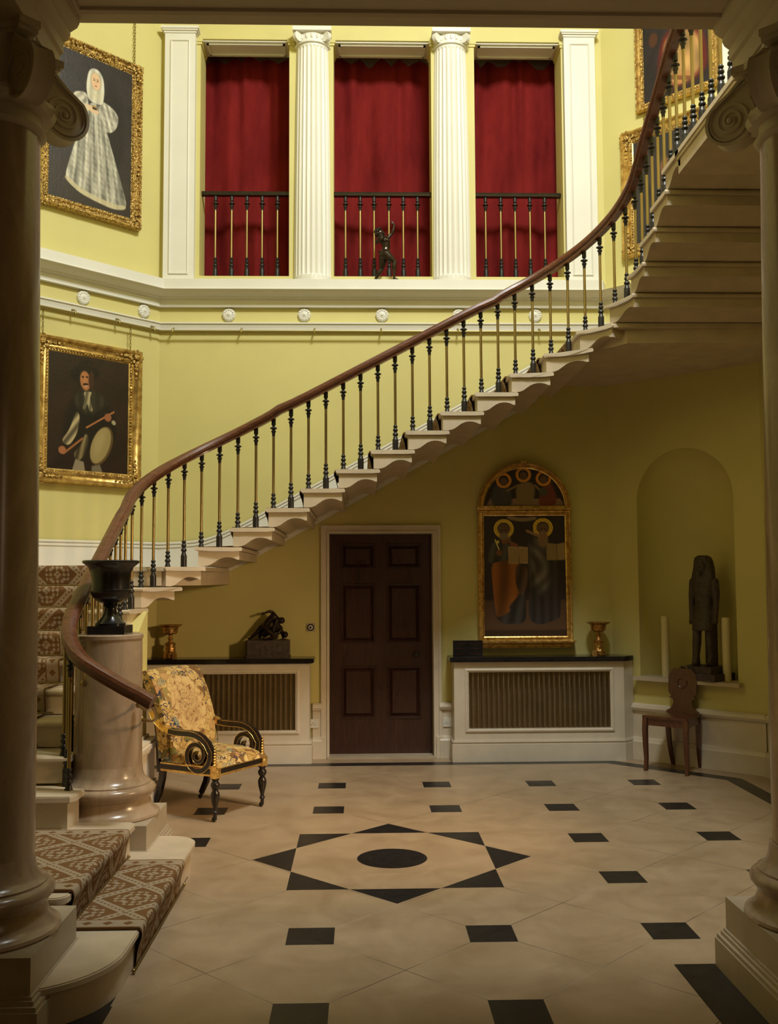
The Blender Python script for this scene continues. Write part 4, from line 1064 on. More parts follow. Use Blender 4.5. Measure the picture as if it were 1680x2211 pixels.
# ------------------------------------------------------------------ arched altarpiece
AX, AR, AZ = 1.578, .448, 2.385
t = thing('altarpiece_painting', 'arched gilt altarpiece painting of two haloed robed figures, on the wall right of the door', 'painting', (AX, YB-.04, 1.04))
bk = G(); arcp = [(AX+AR*.98*cos(a), AZ+AR*.96*sin(a)) for a in [pi*i/24 for i in range(25)]]
bk.prism_xz([(AX-AR*.98, 1.08), (AX+AR*.98, 1.08)]+arcp, YB-.045, YB-.002)
mesh('backing_board', bk, 'ebony', t, 0)
Fb = WBk; mt = Fb.mat()
g = G()
sec = [(0, .03), (0, .085), (-.012, .095), (-.022, .085), (-.026, .070), (-.040, .068), (-.046, .078), (-.054, .072), (-.056, .045), (-.056, .03)]
arcpth = [(AX-AR*cos(a), 0, AZ+AR*.97*sin(a)) for a in [pi*i/36 for i in range(37)]]
g.sweep(arcpth, sec, up=(0, 1, 0), mat=mt)
g.box((AX-AR-.012, .03, 2.360), (AX+AR+.012, .092, 2.378), 0, mt).box((AX-AR-.005, .03, 2.378), (AX+AR+.005, .078, 2.400), 0, mt).box((AX-.03, .03, AZ+AR*.97), (AX+.03, .07, AZ+AR*.97+.02), 0, mt)
mesh('arch_frame', g, 'goldleaf', t, 40)
g = G().sweep([(AX-AR-.006, 0, 1.09), (AX-AR-.002, 0, 2.36), (AX+AR-.002, 0, 2.36), (AX+AR+.006, 0, 1.09)], [(0, .03), (0, .075), (-.010, .085), (-.02, .08), (-.024, .060), (-.040, .06), (-.046, .072), (-.056, .066), (-.056, .03)], closed=True, up=(0, 1, 0), mat=mt)
mesh('main_frame', g, 'goldleaf', t, 40)
g = G().box((AX-AR-.02, .0, 1.082), (AX+AR+.02, .105, 1.092), 0, mt).box((AX-AR-.03, .0, 1.092), (AX+AR+.03, .115, 1.104), 0, mt)
g.box((AX-AR, .0, 1.052), (AX+AR, .085, 1.066), 0, mt).box((AX-AR+.02, .0, 1.035), (AX+AR-.02, .07, 1.046), 0, mt).box((AX-AR+.01, 0, 1.04), (AX+AR-.01, .06, 1.085), 0, mt)
mesh('sill_moulding', g, 'goldleaf', t, 0)
P = Paint(180, 270, (37, 30, 33)); P.ax, P.ay = .79, 1.2
q = lambda x, y: ((x-215)/900, (y-610)/1380)
P.poly([(0, .70), (1, .70), (1, 1), (0, 1)], (70, 50, 36), soft=.01); P.poly([(0, .945), (1, .945), (1, 1), (0, 1)], (46, 32, 24), soft=.01)
f1 = lambda x, y: .82+.22*np.sin(40*x+12*y)
P.poly([q(*p) for p in ((250, 1110), (300, 930), (400, 870), (520, 870), (600, 960), (610, 1160), (560, 1180), (300, 1180))], (58, 56, 50), fold=f1)
P.poly([q(*p) for p in ((500, 900), (590, 940), (610, 1060), (520, 1000))], (104, 62, 48)); P.poly([q(*p) for p in ((390, 860), (520, 860), (500, 920), (430, 940))], (96, 62, 40))
P.poly([q(*p) for p in ((300, 1560), (660, 1400), (680, 1800), (600, 1850), (520, 1840), (430, 1850), (330, 1760))], (50, 47, 46), fold=f1)
P.poly([q(*p) for p in ((295, 1160), (420, 1130), (570, 1110), (620, 1180), (620, 1500), (480, 1650), (510, 1700), (350, 1790), (330, 1640), (310, 1400))], (116, 68, 28), fold=lambda x, y: .85+.18*np.sin(26*x-8*y+9*y*y))
P.poly([q(*p) for p in ((560, 1170), (690, 1180), (700, 1350), (640, 1560), (560, 1400))], (74, 55, 48), fold=f1)
P.poly([q(*p) for p in ((740, 880), (930, 860), (1010, 950), (1040, 1200), (1055, 1750), (1000, 1800), (860, 1850), (780, 1850), (690, 1780), (720, 1400), (705, 1050))], (46, 41, 42), fold=lambda x, y: .9+.15*np.sin(60*x))
P.poly([q(*p) for p in ((715, 980), (760, 880), (850, 890), (890, 1000), (930, 1200), (920, 1480), (860, 1500), (740, 1400), (725, 1150))], (92, 86, 84), .8, .05, fold=lambda x, y: .85+.22*np.sin(34*x+5*np.sin(11*y))+.12*np.sin(23*y-31*x+3*np.sin(17*x)))
for cx, cy in ((440, 765), (868, 755)):
    u, v = q(cx, cy); P.ell(u, v+.02, .085, .062, (78, 60, 46), 0, .2); P.ring(u, v, .080, .124, (206, 152, 46)); P.ring(u, v, .094, .104, (150, 104, 30)); P.ring(u, v, .120, .125, (90, 56, 16))
    P.ell(u-.02, v+.012, .010, .006, (34, 26, 24), 0, .5); P.ell(u+.025, v+.012, .010, .006, (34, 26, 24), 0, .5)
P.ell(*q(440, 850), .055, .030, (96, 84, 68), 0, .3); P.ell(*q(868, 880), .062, .07, (104, 80, 62), 0, .3)
for a, b in ((485, 595), (600, 700)): P.poly([q(a, 965), q(b, 975), q(b, 1165), q(a+4, 1160)], (134, 114, 82))
for k in range(9): P.line(q(500, 995+k*18), q(585, 1000+k*18), .0028, (84, 64, 44), .7); P.line(q(610, 1000+k*18), q(688, 996+k*18), .0028, (84, 64, 44), .7)
P.poly([q(905, 925), q(1015, 940), q(1020, 1125), q(905, 1125)], (112, 94, 66)); P.poly([q(1020, 940), q(1110, 920), q(1112, 1120), q(1024, 1125)], (120, 102, 72))
P.poly([q(480, 615), q(640, 645), q(800, 620), q(800, 665), q(640, 690), q(480, 655)], (108, 92, 72)); P.line(q(345, 890), q(385, 1000), .006, (210, 176, 90)); P.ell(*q(375, 915), .016, .012, (190, 156, 70), 0, .2)
P.ell(*q(385, 1040), .035, .025, (96, 58, 42), 0, .3); P.line(q(690, 790), q(830, 850), .012, (112, 88, 70))
canvas(P, Fb, AX-.400, AX+.400, 1.140, 2.312, .050, t, gain=2.0)
P = Paint(170, 85, (31, 25, 29)); P.ax, P.ay = .79, .395
q = lambda x, y: ((x-210)/880, (y-140)/425)
P.poly([q(240, 555), q(290, 480), q(1040, 480), q(1090, 555)], (112, 88, 72), soft=.015)
P.poly([q(300, 560), q(310, 400), q(380, 300), q(450, 260), q(490, 330), (q(520, 420)), q(530, 560)], (50, 50, 50), soft=.015)
P.poly([q(580, 530), q(560, 400), q(590, 320), q(720, 300), q(780, 360), q(750, 530)], (104, 86, 60), soft=.015); P.line(q(590, 340), q(470, 400), .018, (104, 84, 58)); P.line(q(770, 340), q(850, 420), .018, (100, 80, 56))
P.poly([q(800, 560), q(830, 400), q(880, 310), q(940, 300), q(1000, 440), q(1000, 560)], (92, 44, 36), soft=.015); P.ell(*q(860, 410), .05, .11, (60, 58, 50), 0, .3)
for cx, cy in ((437, 290), (648, 230), (864, 270)):
    u, v = q(cx, cy); P.ring(u, v, .062, .097, (176, 118, 40)); P.ring(u, v, .092, .098, (90, 56, 18)); P.ell(u, v+.03, .045, .10, (82, 60, 44), 0, .3)
canvas(P, Fb, AX-.400, AX+.400, 2.395, 2.790, .046, t, gain=2.0, mask=lambda u, v: (2*u-1)**2+((1-v))**2 < 1.0)

# ------------------------------------------------------------------ radiator cabinets
def cabinet(name, xa, xb, xchf, oa, ob, mirror, label, lab_top):
    """front face from xa (next to the door) to xb, chamfer to the diagonal wall at xchf"""
    yf = 9.335
    t = thing(name, label, 'cabinet', ((xa+xb)/2, yf, 0), 0)
    poly = lambda o: [(xa+(-o if not mirror else o), yf-o), (xb, yf-o), (xchf, 9.435-o*.7), (xchf, 9.45), (xb, YB-.005), (xa+(-o if not mirror else o), YB-.005)]
    def pr(o): p = poly(o); return p if not mirror else p[::-1]
    g = G(); g.prism(pr(.0), .19, .30); g.prism(pr(0), .83, .922)
    lo, hi = (min(xa, oa), max(xa, oa)); s0 = [(xa, yf), (oa, yf), (oa, YB-.02), (xa, YB-.02)]; g.prism(s0 if not mirror else s0[::-1], .30, .83)
    s1 = [(ob, yf), (xb, yf), (xchf, 9.435), (xchf, 9.45), (ob, YB-.02)]; g.prism(s1 if not mirror else s1[::-1], .30, .83)
    a, b = min(oa, ob), max(oa, ob)
    g.box((a, yf+.10, .30), (b, yf+.12, .83))
    mesh('body', g, 'dado', t, 0)
    g = G(); g.prism(pr(.022), 0, .160); g.prism(pr(.018), .160, .168); g.prism(pr(.012), .168, .178); g.prism(pr(.020), .178, .188); g.prism(pr(.008), .188, .200)
    mesh('plinth', g, 'dado', t, 0)
    g = G().sweep([(a, yf, .30), (b, yf, .30), (b, yf, .83), (a, yf, .83)], [(.030, 0), (.030, .008), (.020, .012), (.010, .012), (.004, .004), (-.004, .004), (-.004, -.02), (0, -.02)], closed=True, up=(0, -1, 0))
    mesh('grille_surround', g, 'dado', t, 0)
    g = G(); n = int((b-a)/.0475); st = (b-a)/n; pts = []
    for i in range(n*8+1):
        x = a+(b-a)*i/(n*8); pts.append((x, yf+.098-.076*min(1, max(0, .5+1.3*cos(2*pi*i/8)))))
    vs = [(x, y, .30) for x, y in pts]+[(x, y, .83) for x, y in pts]; m = len(pts)
    g.add(vs, [(i, i+1, m+i+1, m+i) for i in range(m-1)]); mesh('pleated_cloth', g, 'pleat', t, 60)
    g = G(); x = a+.006; r = .0013
    while x < b: g.box((x-r, yf+.010, .305), (x+r, yf+.0125, .825)); x += .0105
    z = .312
    while z < .825: g.box((a, yf+.0125, z-r), (b, yf+.015, z+r)); z += .0105
    o = mesh('wire_grille', g, 'brass', t, 0); o['kind'] = 'stuff'
    g = G(); p = pr(.032); g.prism(p, .922, .930); g.prism(pr(.042), .930, .958); g.prism(pr(.036), .958, .966)
    top = mesh('marble_shelf', g, 'black', None, 0); tag(top, lab_top, 'shelf'); return t
cabinet('radiator_cabinet', .862, 2.462, 2.575, .995, 2.335, False, 'cream radiator cabinet with brass grille, right of the door', 'black marble shelf on the right-hand radiator cabinet, under the altarpiece')
cabinet('radiator_cabinet', -.487, -1.994, -2.105, -.613, -1.87, True, 'cream radiator cabinet with brass grille, left of the door behind the armchair', 'black marble shelf on the left-hand radiator cabinet, under the stairs')
ZS = .966
# standing brass bowls
for x, lb in ((-1.800, 'old brass footed bowl on the shelf at the left, next to the wrestlers'), (2.255, 'old brass footed bowl on the shelf at the right, below the altarpiece corner')):
    t = thing('footed_bowl', lb, 'bowl', (x, 9.44, ZS), 0, 'brass footed bowls')
    g = G().lathe([(.062, 0), (.066, .006), (.064, .045), (.056, .052), (.050, .070), (.046, .125), (.052, .132), (.052, .142), (.030, .150), (.022, .165), (.018, .175), (.026, .185), (.026, .192), (.016, .198), (.016, .215), (.022, .222)], (x, 9.44, ZS), 32)
    mesh('stem', g, 'bowlbrass', t, 35)
    g = G().lathe([(.022, .222), (.050, .228), (.066, .240), (.072, .280), (.080, .295), (.108, .308), (.110, .314), (.106, .316), (.076, .302), (.066, .285), (.060, .248), (.0001, .24)], (x, 9.44, ZS), 36, rf=lambda a, r, z: 1+.02*cos(18*a))
    mesh('dish', g, 'bowlbrass', t, 35)
for x, lb in ((-1.742, 'small gilt cube beside the left brass bowl'), (2.195, 'small gilt cube beside the right brass bowl')):
    g = G().box((x-.018, 9.345, ZS), (x+.018, 9.381, ZS+.050)); g.box((x-.020, 9.343, ZS+.012), (x+.020, 9.383, ZS+.018)); g.box((x-.020, 9.343, ZS+.038), (x+.020, 9.383, ZS+.044))
    tag(mesh('gilt_cube', g, 'goldleaf', None, 0), lb, 'ornament', 'gilt cubes')
# dark plaque leaning at the left of the shelf
t = thing('dark_plaque', 'small dark slab with faint lines standing at the left end of the right-hand shelf', 'plaque', (.997, 9.36, ZS))
mesh('slab', G().box((.857, 9.345, ZS), (1.137, 9.375, ZS+.155)), 'black', t, 0)
g = G()
rr_ = random.Random(3)
for z in (.030, .078, .122):
    for a, b in ((.02, .11), (.15, .25)):
        x = .857+a
        while x < .857+b: w_ = rr_.uniform(.006, .016); g.box((x, 9.3435, ZS+z), (x+w_, 9.346, ZS+z+.0035)); x += w_+.004
o = mesh('faint_lines', g, 'chairwood', t, 0)
# switch and sockets
t = thing('wall_switch', 'square switch plate on the wall left of the door', 'switch', (-.49, YB-.005, 1.24))
mesh('plate', G().box((-.532, YB-.006, 1.202), (-.448, YB, 1.280)), 'greystone', t, 0)
mk = Matrix.Translation((-.49, YB-.006, 1.241)) @ Matrix.Rotation(pi/2, 4, 'X')
mesh('rose', G().prism([(.032*cos(pi/8+i*pi/4)/cos(pi/8), .032*sin(pi/8+i*pi/4)/cos(pi/8)) for i in range(8)], 0, .006, mat=mk), 'iron', t, 0)
lab(mesh('ring', G().lathe([(.011, .006), (.011, .010), (.022, .010), (.022, .006)], seg=24, mat=mk), 'plastic', t, 30), 'pale ring')
mesh('knob', G().lathe([(.010, .006), (.010, .018), (.006, .022), (.0001, .023)], seg=16, mat=mk), 'iron', t, 30)
for x, lb in ((-.455, 'white wall socket low beside the door on the left'), (.819, 'white wall socket low beside the door on the right')):
    t = thing('wall_socket', lb, 'socket', (x, YB-.03, .33), 0, 'wall sockets')
    mesh('plate', G().box((x-.042, YB-.030, .29), (x+.042, YB-.020, .372)), 'plastic', t, 0)
    g = G()
    for dx, z in ((-.012, .335), (-.024, .318), (0, .318)): g.box((x+dx-.003, YB-.0312, z-.004), (x+dx+.003, YB-.0298, z+.004))
    mesh('pin_holes', g, 'wick', t, 0)
    mesh('rocker', G().box((x+.018, YB-.034, .325), (x+.032, YB-.030, .350)), 'plastic', t, 0)

# ------------------------------------------------------------------ bronzes and statue
def limb(g, pts, seg=10):
    """pts [(x,y,z,r)]"""
    P_ = []; R_ = []
    for a, b in zip(pts, pts[1:]):
        n = 4
        for i in range(n):
            t = i/n; P_.append(tuple(a[k]+(b[k]-a[k])*t for k in range(3))); R_.append(a[3]+(b[3]-a[3])*t)
    P_.append(pts[-1][:3]); R_.append(pts[-1][3]); g.tube(P_, R_, seg)
    for p in pts: g.sphere(p[:3], p[3]*1.0, seg=10, rings=7)
def fused(name, g, mat, parent, vox, it=3, world=True):
    o = mesh(name, g, mat, parent, 0, world)
    r = o.modifiers.new('fuse', 'REMESH'); r.mode = 'VOXEL'; r.voxel_size = vox; r.use_smooth_shade = True
    s_ = o.modifiers.new('soft', 'SMOOTH'); s_.iterations = it; s_.factor = .5
    return o
DX, DY, DZ = .236, 9.505, 4.607
t = thing('bronze_dancer', 'small dark bronze of a dancing man with one arm raised, before the middle curtain', 'statue', (DX, DY, DZ))
cv = lambda x, y, d, r: (DX+(x-850)/2697, DY+d, DZ+(1938-y)/2697, r)
g = G()
limb(g, [cv(885, 1235, -.022, .045), cv(980, 1330, -.028, .038), cv(1110, 1465, -.035, .022), cv(1092, 1580, -.035, .024), cv(1095, 1700, -.035, .018), cv(1098, 1870, -.035, .011)])
limb(g, [cv(1085, 1915, -.035, .012), cv(1130, 1915, -.04, .012), cv(1185, 1930, -.042, .008)])
limb(g, [cv(815, 1290, .020, .045), cv(795, 1440, .025, .036), cv(765, 1600, .030, .023), cv(700, 1700, .032, .024), cv(650, 1790, .034, .017), cv(592, 1890, .036, .011)])
limb(g, [cv(600, 1900, .036, .011), cv(570, 1905, .038, .011), cv(530, 1928, .04, .007)])
limb(g, [cv(830, 1250, 0, .048), cv(860, 1170, 0, .044), cv(890, 1060, 0, .036), cv(885, 960, 0, .042), cv(860, 870, 0, .050), cv(820, 820, 0, .040)])
g.sphere(cv(905, 870, -.02, 0)[:3], .030, seg=12, rings=8); g.sphere(cv(790, 1240, -.01, 0)[:3], .035, seg=12, rings=8)
limb(g, [cv(890, 790, .035, .026), cv(950, 730, .040, .021), cv(1030, 645, .042, .015), cv(1075, 560, .040, .016), cv(1108, 420, .036, .010)])
limb(g, [cv(1105, 400, .036, .011), cv(1065, 355, .034, .010)])
for a, b in (((1065, 360), (1012, 285)), ((1060, 345), (1040, 300)), ((1075, 345), (1068, 300)), ((1085, 350), (1092, 312)), ((1060, 370), (1020, 345))): limb(g, [cv(*a, .034, .005), cv(*b, .03, .0032)], 6)
limb(g, [cv(770, 830, -.045, .027), cv(700, 890, -.055, .021), cv(640, 955, -.060, .017), cv(690, 870, -.080, .014), cv(745, 790, -.088, .010)])
for k in range(4): limb(g, [cv(745, 790, -.088, .006), cv(775+6*k, 765-9*k, -.090+.004*k, .0035)], 6)
limb(g, [cv(820, 800, -.005, .024), cv(770, 730, -.005, .020)])
g.sphere(cv(720, 655, -.005, 0)[:3], .036, seg=16, rings=10, sc=(1.05, .85, 1.1)); g.sphere(cv(770, 620, -.012, 0)[:3], .018, seg=10, rings=6); limb(g, [cv(770, 590, -.014, .007), cv(795, 585, -.014, .004)], 6)
limb(g, [cv(800, 650, -.01, .014), cv(835, 660, -.01, .008)], 6)
fused('body', g, 'bronze', t, .0032, 2)
g = G(); rd = random.Random(2)
for k in range(130):
    a = rd.uniform(1.2, 5.0); e = rd.uniform(-1.2, 1.2); r = .036
    x, z = cos(a)*cos(e), sin(a)*cos(e); y = sin(e)
    g.sphere((cv(700, 655, 0, 0)[0]+r*1.15*x, DY-.005+r*.95*y, cv(0, 640, 0, 0)[2]+r*1.25*abs(z)*(1 if z > -.2 else -1)), rd.uniform(.006, .010), seg=6, rings=4)
for k in range(24): g.sphere(cv(rd.uniform(790, 850), rd.uniform(640, 710), rd.uniform(-.025, .01), 0)[:3], .0055, seg=6, rings=4)
mesh('curly_hair', g, 'bronze', t, 60)
g = G(); limb(g, [cv(770, 1140, .01, .010), cv(710, 1135, .01, .008), cv(665, 1170, .01, .003)]); mesh('tail', g, 'bronze', t, 60)

WX, WY = -.886, 9.46
t = thing('wrestlers_bronze', 'dark bronze of two nude wrestlers on a block, on the shelf under the stairs', 'statue', (WX, WY, ZS))
g = G().box((WX-.205, WY-.09, ZS+.012), (WX+.205, WY+.09, ZS+.165), bev=.02).box((WX-.212, WY-.095, ZS), (WX+.212, WY+.095, ZS+.02), bev=.02)
g.sphere((WX+.15, WY, ZS+.155), .05, sc=(1.1, 1.3, .5)); g.sphere((WX-.1, WY, ZS+.160), .05, sc=(1.8, 1.3, .3))
mesh('rock_base', g, 'basalt', t, 20)
cw = lambda x, y, d, r: (WX+(x-660)/1908, WY+d, ZS+.165+(762-y)/1908, r)
g = G()
limb(g, [cv_ for cv_ in (cw(620, 500, 0, .034), cw(680, 410, 0, .034), cw(760, 345, -.005, .036), cw(800, 370, -.005, .030))])
limb(g, [cw(770, 305, .01, .020), cw(730, 262, .01, .017), cw(690, 245, 0, .014), cw(640, 262, -.01, .011), cw(590, 284, -.015, .009)]); g.sphere(cw(573, 284, -.015, 0)[:3], .014, sc=(1.1, .8, .9))
for k in range(4): limb(g, [cw(566, 276+7*k, -.018+.004*k, .006), cw(552, 280+8*k, -.018+.004*k, .004)], 6)
limb(g, [cw(830, 400, -.02, .020), cw(800, 470, -.04, .016), cw(760, 560, -.05, .012), cw(780, 600, -.05, .009)])
limb(g, [cw(820, 375, 0, .018), cw(860, 390, 0, .018)]); g.sphere(cw(905, 412, 0, 0)[:3], .032, seg=16, rings=10, sc=(1, .9, 1)); limb(g, [cw(935, 425, 0, .010), cw(958, 430, 0, .005)], 6)
limb(g, [cw(600, 500, .02, .034), cw(520, 555, .02, .026), cw(440, 640, .02, .020), cw(380, 690, .02, .016), cw(325, 742, .02, .010), cw(300, 735, .02, .008)])
limb(g, [cw(610, 530, -.03, .032), cw(680, 600, -.05, .027), cw(790, 690, -.06, .021), cw(720, 725, -.06, .016), cw(620, 745, -.06, .011), cw(590, 735, -.06, .009)])
limb(g, [cw(600, 640, .01, .034), cw(700, 590, .01, .034), cw(800, 560, 0, .038), cw(865, 560, 0, .036)])
limb(g, [cw(890, 590, -.03, .020), cw(850, 640, -.05, .016), cw(800, 690, -.06, .013)]); limb(g, [cw(900, 600, .02, .020), cw(925, 680, .02, .015), cw(930, 745, .02, .010), cw(955, 755, .02, .009)])
g.sphere(cw(968, 665, -.005, 0)[:3], .030, seg=16, rings=10); limb(g, [cw(900, 610, 0, .018), cw(940, 640, 0, .017)])
limb(g, [cw(600, 640, .03, .030), cw(530, 640, .04, .022), cw(500, 700, .04, .016), cw(520, 750, .04, .010)])
limb(g, [cw(800, 470, .0, .030), cw(840, 540, .0, .034)])
fused('figures', g, 'bronze', t, .0036, 2)

# pharaoh statue in the niche
c0 = Vector((3.135, 9.035, 0)); rz = atan2(-S2, -S2)+pi/2      # local -y faces the room
t = thing('egyptian_statue', 'dark stone statue of a striding figure in a striped headcloth, standing in the arched niche', 'statue', (c0.x, c0.y, .773), radians(-45)+radians(-6))
def loft(g, rings, seg=20):
    """rings [(z, cx, cy, rx, ry, pw)]"""
    o = len(g.v); vs = []
    for z, cx, cy, rx, ry, pw in rings:
        for k in range(seg):
            a = 2*pi*k/seg; ca, sa = cos(a), sin(a)
            vs.append((cx+rx*math.copysign(abs(ca)**pw, ca), cy+ry*math.copysign(abs(sa)**pw, sa), z))
    fs = [(j*seg+k, j*seg+(k+1) % seg, (j+1)*seg+(k+1) % seg, (j+1)*seg+k) for j in range(len(rings)-1) for k in range(seg)]
    fs += [tuple(range(seg-1, -1, -1)), tuple((len(rings)-1)*seg+k for k in range(seg))]
    return g.add(vs, fs)
g = G().box((-.20, -.182, 0), (.20, .16, .065)).box((-.155, -.165, .065), (.155, .13, .125))
mesh('pedestal', g, 'basalt', t, 0, world=False)
g = G(); b = .125
g.box((-.03, .05, b), (.07, .10, b+.82)).box((.02, .0, b), (.075, .10, b+.42))                                            # back pillar
loft(g, [(b, .045, .02, .030, .050, .8), (b+.10, .045, .02, .030, .034, .9), (b+.20, .045, .015, .038, .042, .9), (b+.30, .045, .01, .036, .042, .9), (b+.42, .045, .01, .052, .058, .9)])
loft(g, [(b, -.045, -.08, .030, .050, .8), (b+.10, -.045, -.075, .030, .034, .9), (b+.20, -.045, -.06, .038, .042, .9), (b+.30, -.045, -.05, .036, .042, .9), (b+.42, -.045, -.01, .052, .058, .9)])
limb(g, [(.045, -.01, b+.018, .022), (.045, -.06, b+.012, .014)]); limb(g, [(-.045, -.11, b+.018, .022), (-.045, -.148, b+.012, .014)])
loft(g, [(b+.32, 0, -.02, .098, .082, .8), (b+.40, 0, -.01, .104, .078, .8), (b+.50, 0, 0, .094, .066, .85), (b+.54, 0, 0, .088, .062, .9)])        # kilt
loft(g, [(b+.52, 0, 0, .086, .060, .9), (b+.58, 0, 0, .080, .056, .9), (b+.66, 0, 0, .096, .062, .85), (b+.74, 0, .005, .112, .064, .8), (b+.79, 0, .01, .105, .052, .8), (b+.815, 0, .01, .05, .04, 1)])
for sx in (-1, 1):
    limb(g, [(sx*.112, .01, b+.765, .036), (sx*.124, .01, b+.66, .033), (sx*.124, 0, b+.56, .028), (sx*.122, -.01, b+.45, .023), (sx*.122, -.015, b+.40, .024)])
    for k in range(4): limb(g, [(sx*.130, -.04+.012*k, b+.395, .008), (sx*.118, -.042+.012*k, b+.378, .007)], 6)
loft(g, [(b+.80, 0, 0, .035, .035, 1), (b+.86, 0, -.01, .046, .048, .95), (b+.92, 0, -.015, .052, .056, .9), (b+.97, 0, -.01, .050, .052, .9), (b+.99, 0, 0, .03, .03, 1)])
limb(g, [(0, -.070, b+.915, .010), (0, -.078, b+.895, .010)], 6); g.sphere((0, -.062, b+.868, ), .012, sc=(1.5, .8, .5)); g.sphere((-.020, -.062, b+.925), .009, sc=(1.3, .6, .7)); g.sphere((.020, -.062, b+.925), .009, sc=(1.3, .6, .7)); g.box((-.012, -.075, b+.825), (.012, -.055, b+.858))
fused('body', g, 'basalt', t, .006, 2, False)
g = G(); loft(g, [(b+.765, 0, .0, .110, .050, .7), (b+.79, 0, .0, .114, .048, .6), (b+.84, 0, .012, .108, .050, .6), (b+.90, 0, .018, .096, .056, .65), (b+.95, 0, .012, .086, .066, .75), (b+.985, 0, .005, .074, .062, .8), (b+1.005, 0, .005, .045, .045, .9)], 28)
mesh('headcloth', g, 'basalt', t, 50, world=False)
# candles
for (x, y, lb) in ((2.857, 9.315, 'tall ivory candle left of the statue in the niche'), (3.280, 8.890, 'tall ivory candle right of the statue in the niche')):
    t = thing('pillar_candle', lb, 'candle', (x, y, .773), 0, 'tall candles in the niche')
    mesh('wax', G().lathe([(.037, 0), (.0375, .02), (.037, .55), (.034, .566), (.028, .562), (.004, .556), (.0001, .556)], (x, y, .773), 32), 'wax', t, 40)
    mesh('wick', G().tube([(x, y, 1.325), (x+.002, y, 1.338), (x+.005, y, 1.345)], .0018, 6), 'wick', t)
g = G().box((NU0-.035, .0, .741), (NU1+.04, .085, .773), 0, WRd.mat())
vs = [(NC-NR*cos(pi*i/20), -ND*sin(pi*i/20)) for i in range(21)]; g.prism(vs, .741, .773, mat=WRd.mat())
sh_ = mesh('niche_ledge', g, 'plaster', None, 0); sh_['kind'] = 'structure'; sh_.name = 'trim_12'

# ------------------------------------------------------------------ hall chair
t = thing('hall_chair', 'plain mahogany hall chair with a shield-shaped back, standing below the niche', 'chair', (2.788, 8.858, 0), atan2(-S2, -S2)+radians(3))
seat = [(.205, -.215), (.215, -.20), (.215, .20), (.205, .215), (-.19, .165), (-.20, .15), (-.20, -.15), (-.19, -.165)]
mesh('seat', G().prism(seat, .462, .484), 'chairwood', t, 0, world=False)
g = G()
for a, b in (((.19, -.19), (.19, .19)), ((.19, .19), (-.17, .145)), ((-.17, .145), (-.17, -.145)), ((-.17, -.145), (.19, -.19))):
    g.sweep([(*a, .43), (*b, .43)], [(-.011, -.032), (.011, -.032), (.011, .032), (-.011, .032)])
mesh('seat_rail', g, 'chairwood', t, 0, world=False)
sq = lambda q: [(-q, -q), (q, -q), (q, q), (-q, q)]
for sy in (-1, 1):
    g = G().sweep([(.190, sy*.190, .462), (.205, sy*.190, .36), (.200, sy*.190, .22), (.190, sy*.190, .10), (.207, sy*.190, 0)], sq(.019), flat=False, up=(0, 1, 0), scales=[1.1, 1.05, .95, .8, .75]); mesh('leg', g, 'chairwood', t, 30, world=False)
for sy in (-1, 1):
    g = G().sweep([(-.170, sy*.145, .462), (-.165, sy*.143, .34), (-.175, sy*.138, .2), (-.195, sy*.133, .10), (-.225, sy*.128, 0)], sq(.018), flat=False, up=(0, 1, 0), scales=[1.1, 1.05, .95, .85, .8]); mesh('leg', g, 'chairwood', t, 30, world=False)
half = [(.150, 0), (.152, .014), (.130, .024), (.100, .045), (.088, .08), (.086, .105), (.098, .125), (.118, .130), (.120, .142), (.108, .148), (.132, .180), (.134, .225), (.134, .330), (.120, .352), (.085, .396)]
poly = [(y, z) for y, z in half]+[(-y, z) for y, z in reversed(half)]
mb = Matrix.Translation((-.165, 0, .482)) @ Matrix.Rotation(radians(-4), 4, 'Y') @ Matrix.Rotation(pi/2, 4, 'Z')
bk = mesh('backrest', G().prism_xz(poly, -.012, .012, 0, mb), 'chairwood', t, 0, world=False)
mc = mb @ Matrix.Translation((0, -.012, .265)) @ Matrix.Rotation(pi/2, 4, 'X')
mesh('round_boss', G().lathe([(.048, 0), (.048, .006), (.042, .008), (.036, .004), (.0001, .003)], seg=32, mat=mc), 'chairwood', bk, 30, world=False)
lab(mesh('handle', G().tube([tuple(mb @ Vector((.04*cos(a), 0, .392+.028*sin(a)))) for a in [pi*i/10 for i in range(11)]], .0035, 8), 'brass', bk, 60, world=False), 'thin brass carrying handle')

# ------------------------------------------------------------------ armchair (local: +x forward)
AC = thing('tapestry_armchair', 'Regency armchair in floral needlework with black and gilt scrolled arms, by the short column', 'armchair', (-1.115, 7.50, 0), atan2(-.527, .85))
W_ = .27
# seat cushion: domed
def pad(nx, ny, f):
    g = G(); vs = [f(i/nx, j/ny, 1) for j in range(ny+1) for i in range(nx+1)]+[f(i/nx, j/ny, 0) for j in range(ny+1) for i in range(nx+1)]
    m = (nx+1)*(ny+1); q = lambda i, j: j*(nx+1)+i
    fs = [(q(i, j), q(i+1, j), q(i+1, j+1), q(i, j+1)) for j in range(ny) for i in range(nx)]+[(m+q(i, j), m+q(i, j+1), m+q(i+1, j+1), m+q(i+1, j)) for j in range(ny) for i in range(nx)]
    per = [q(i, 0) for i in range(nx)]+[q(nx, j) for j in range(ny)]+[q(i, ny) for i in range(nx, 0, -1)]+[q(0, j) for j in range(ny, 0, -1)]
    fs += [(per[k], m+per[k], m+per[(k+1) % len(per)], per[(k+1) % len(per)]) for k in range(len(per))]
    return g.add(vs, fs)
def seatf(u, v, top):
    x = -.24+.52*u; y = (-W_-.005)+(2*W_+.01)*v
    e = (1-abs(2*u-1)**4)*(1-abs(2*v-1)**4)
    return (x+.012*(1-top), y, .375+(.010+.085*e**.6)*top+(.0))
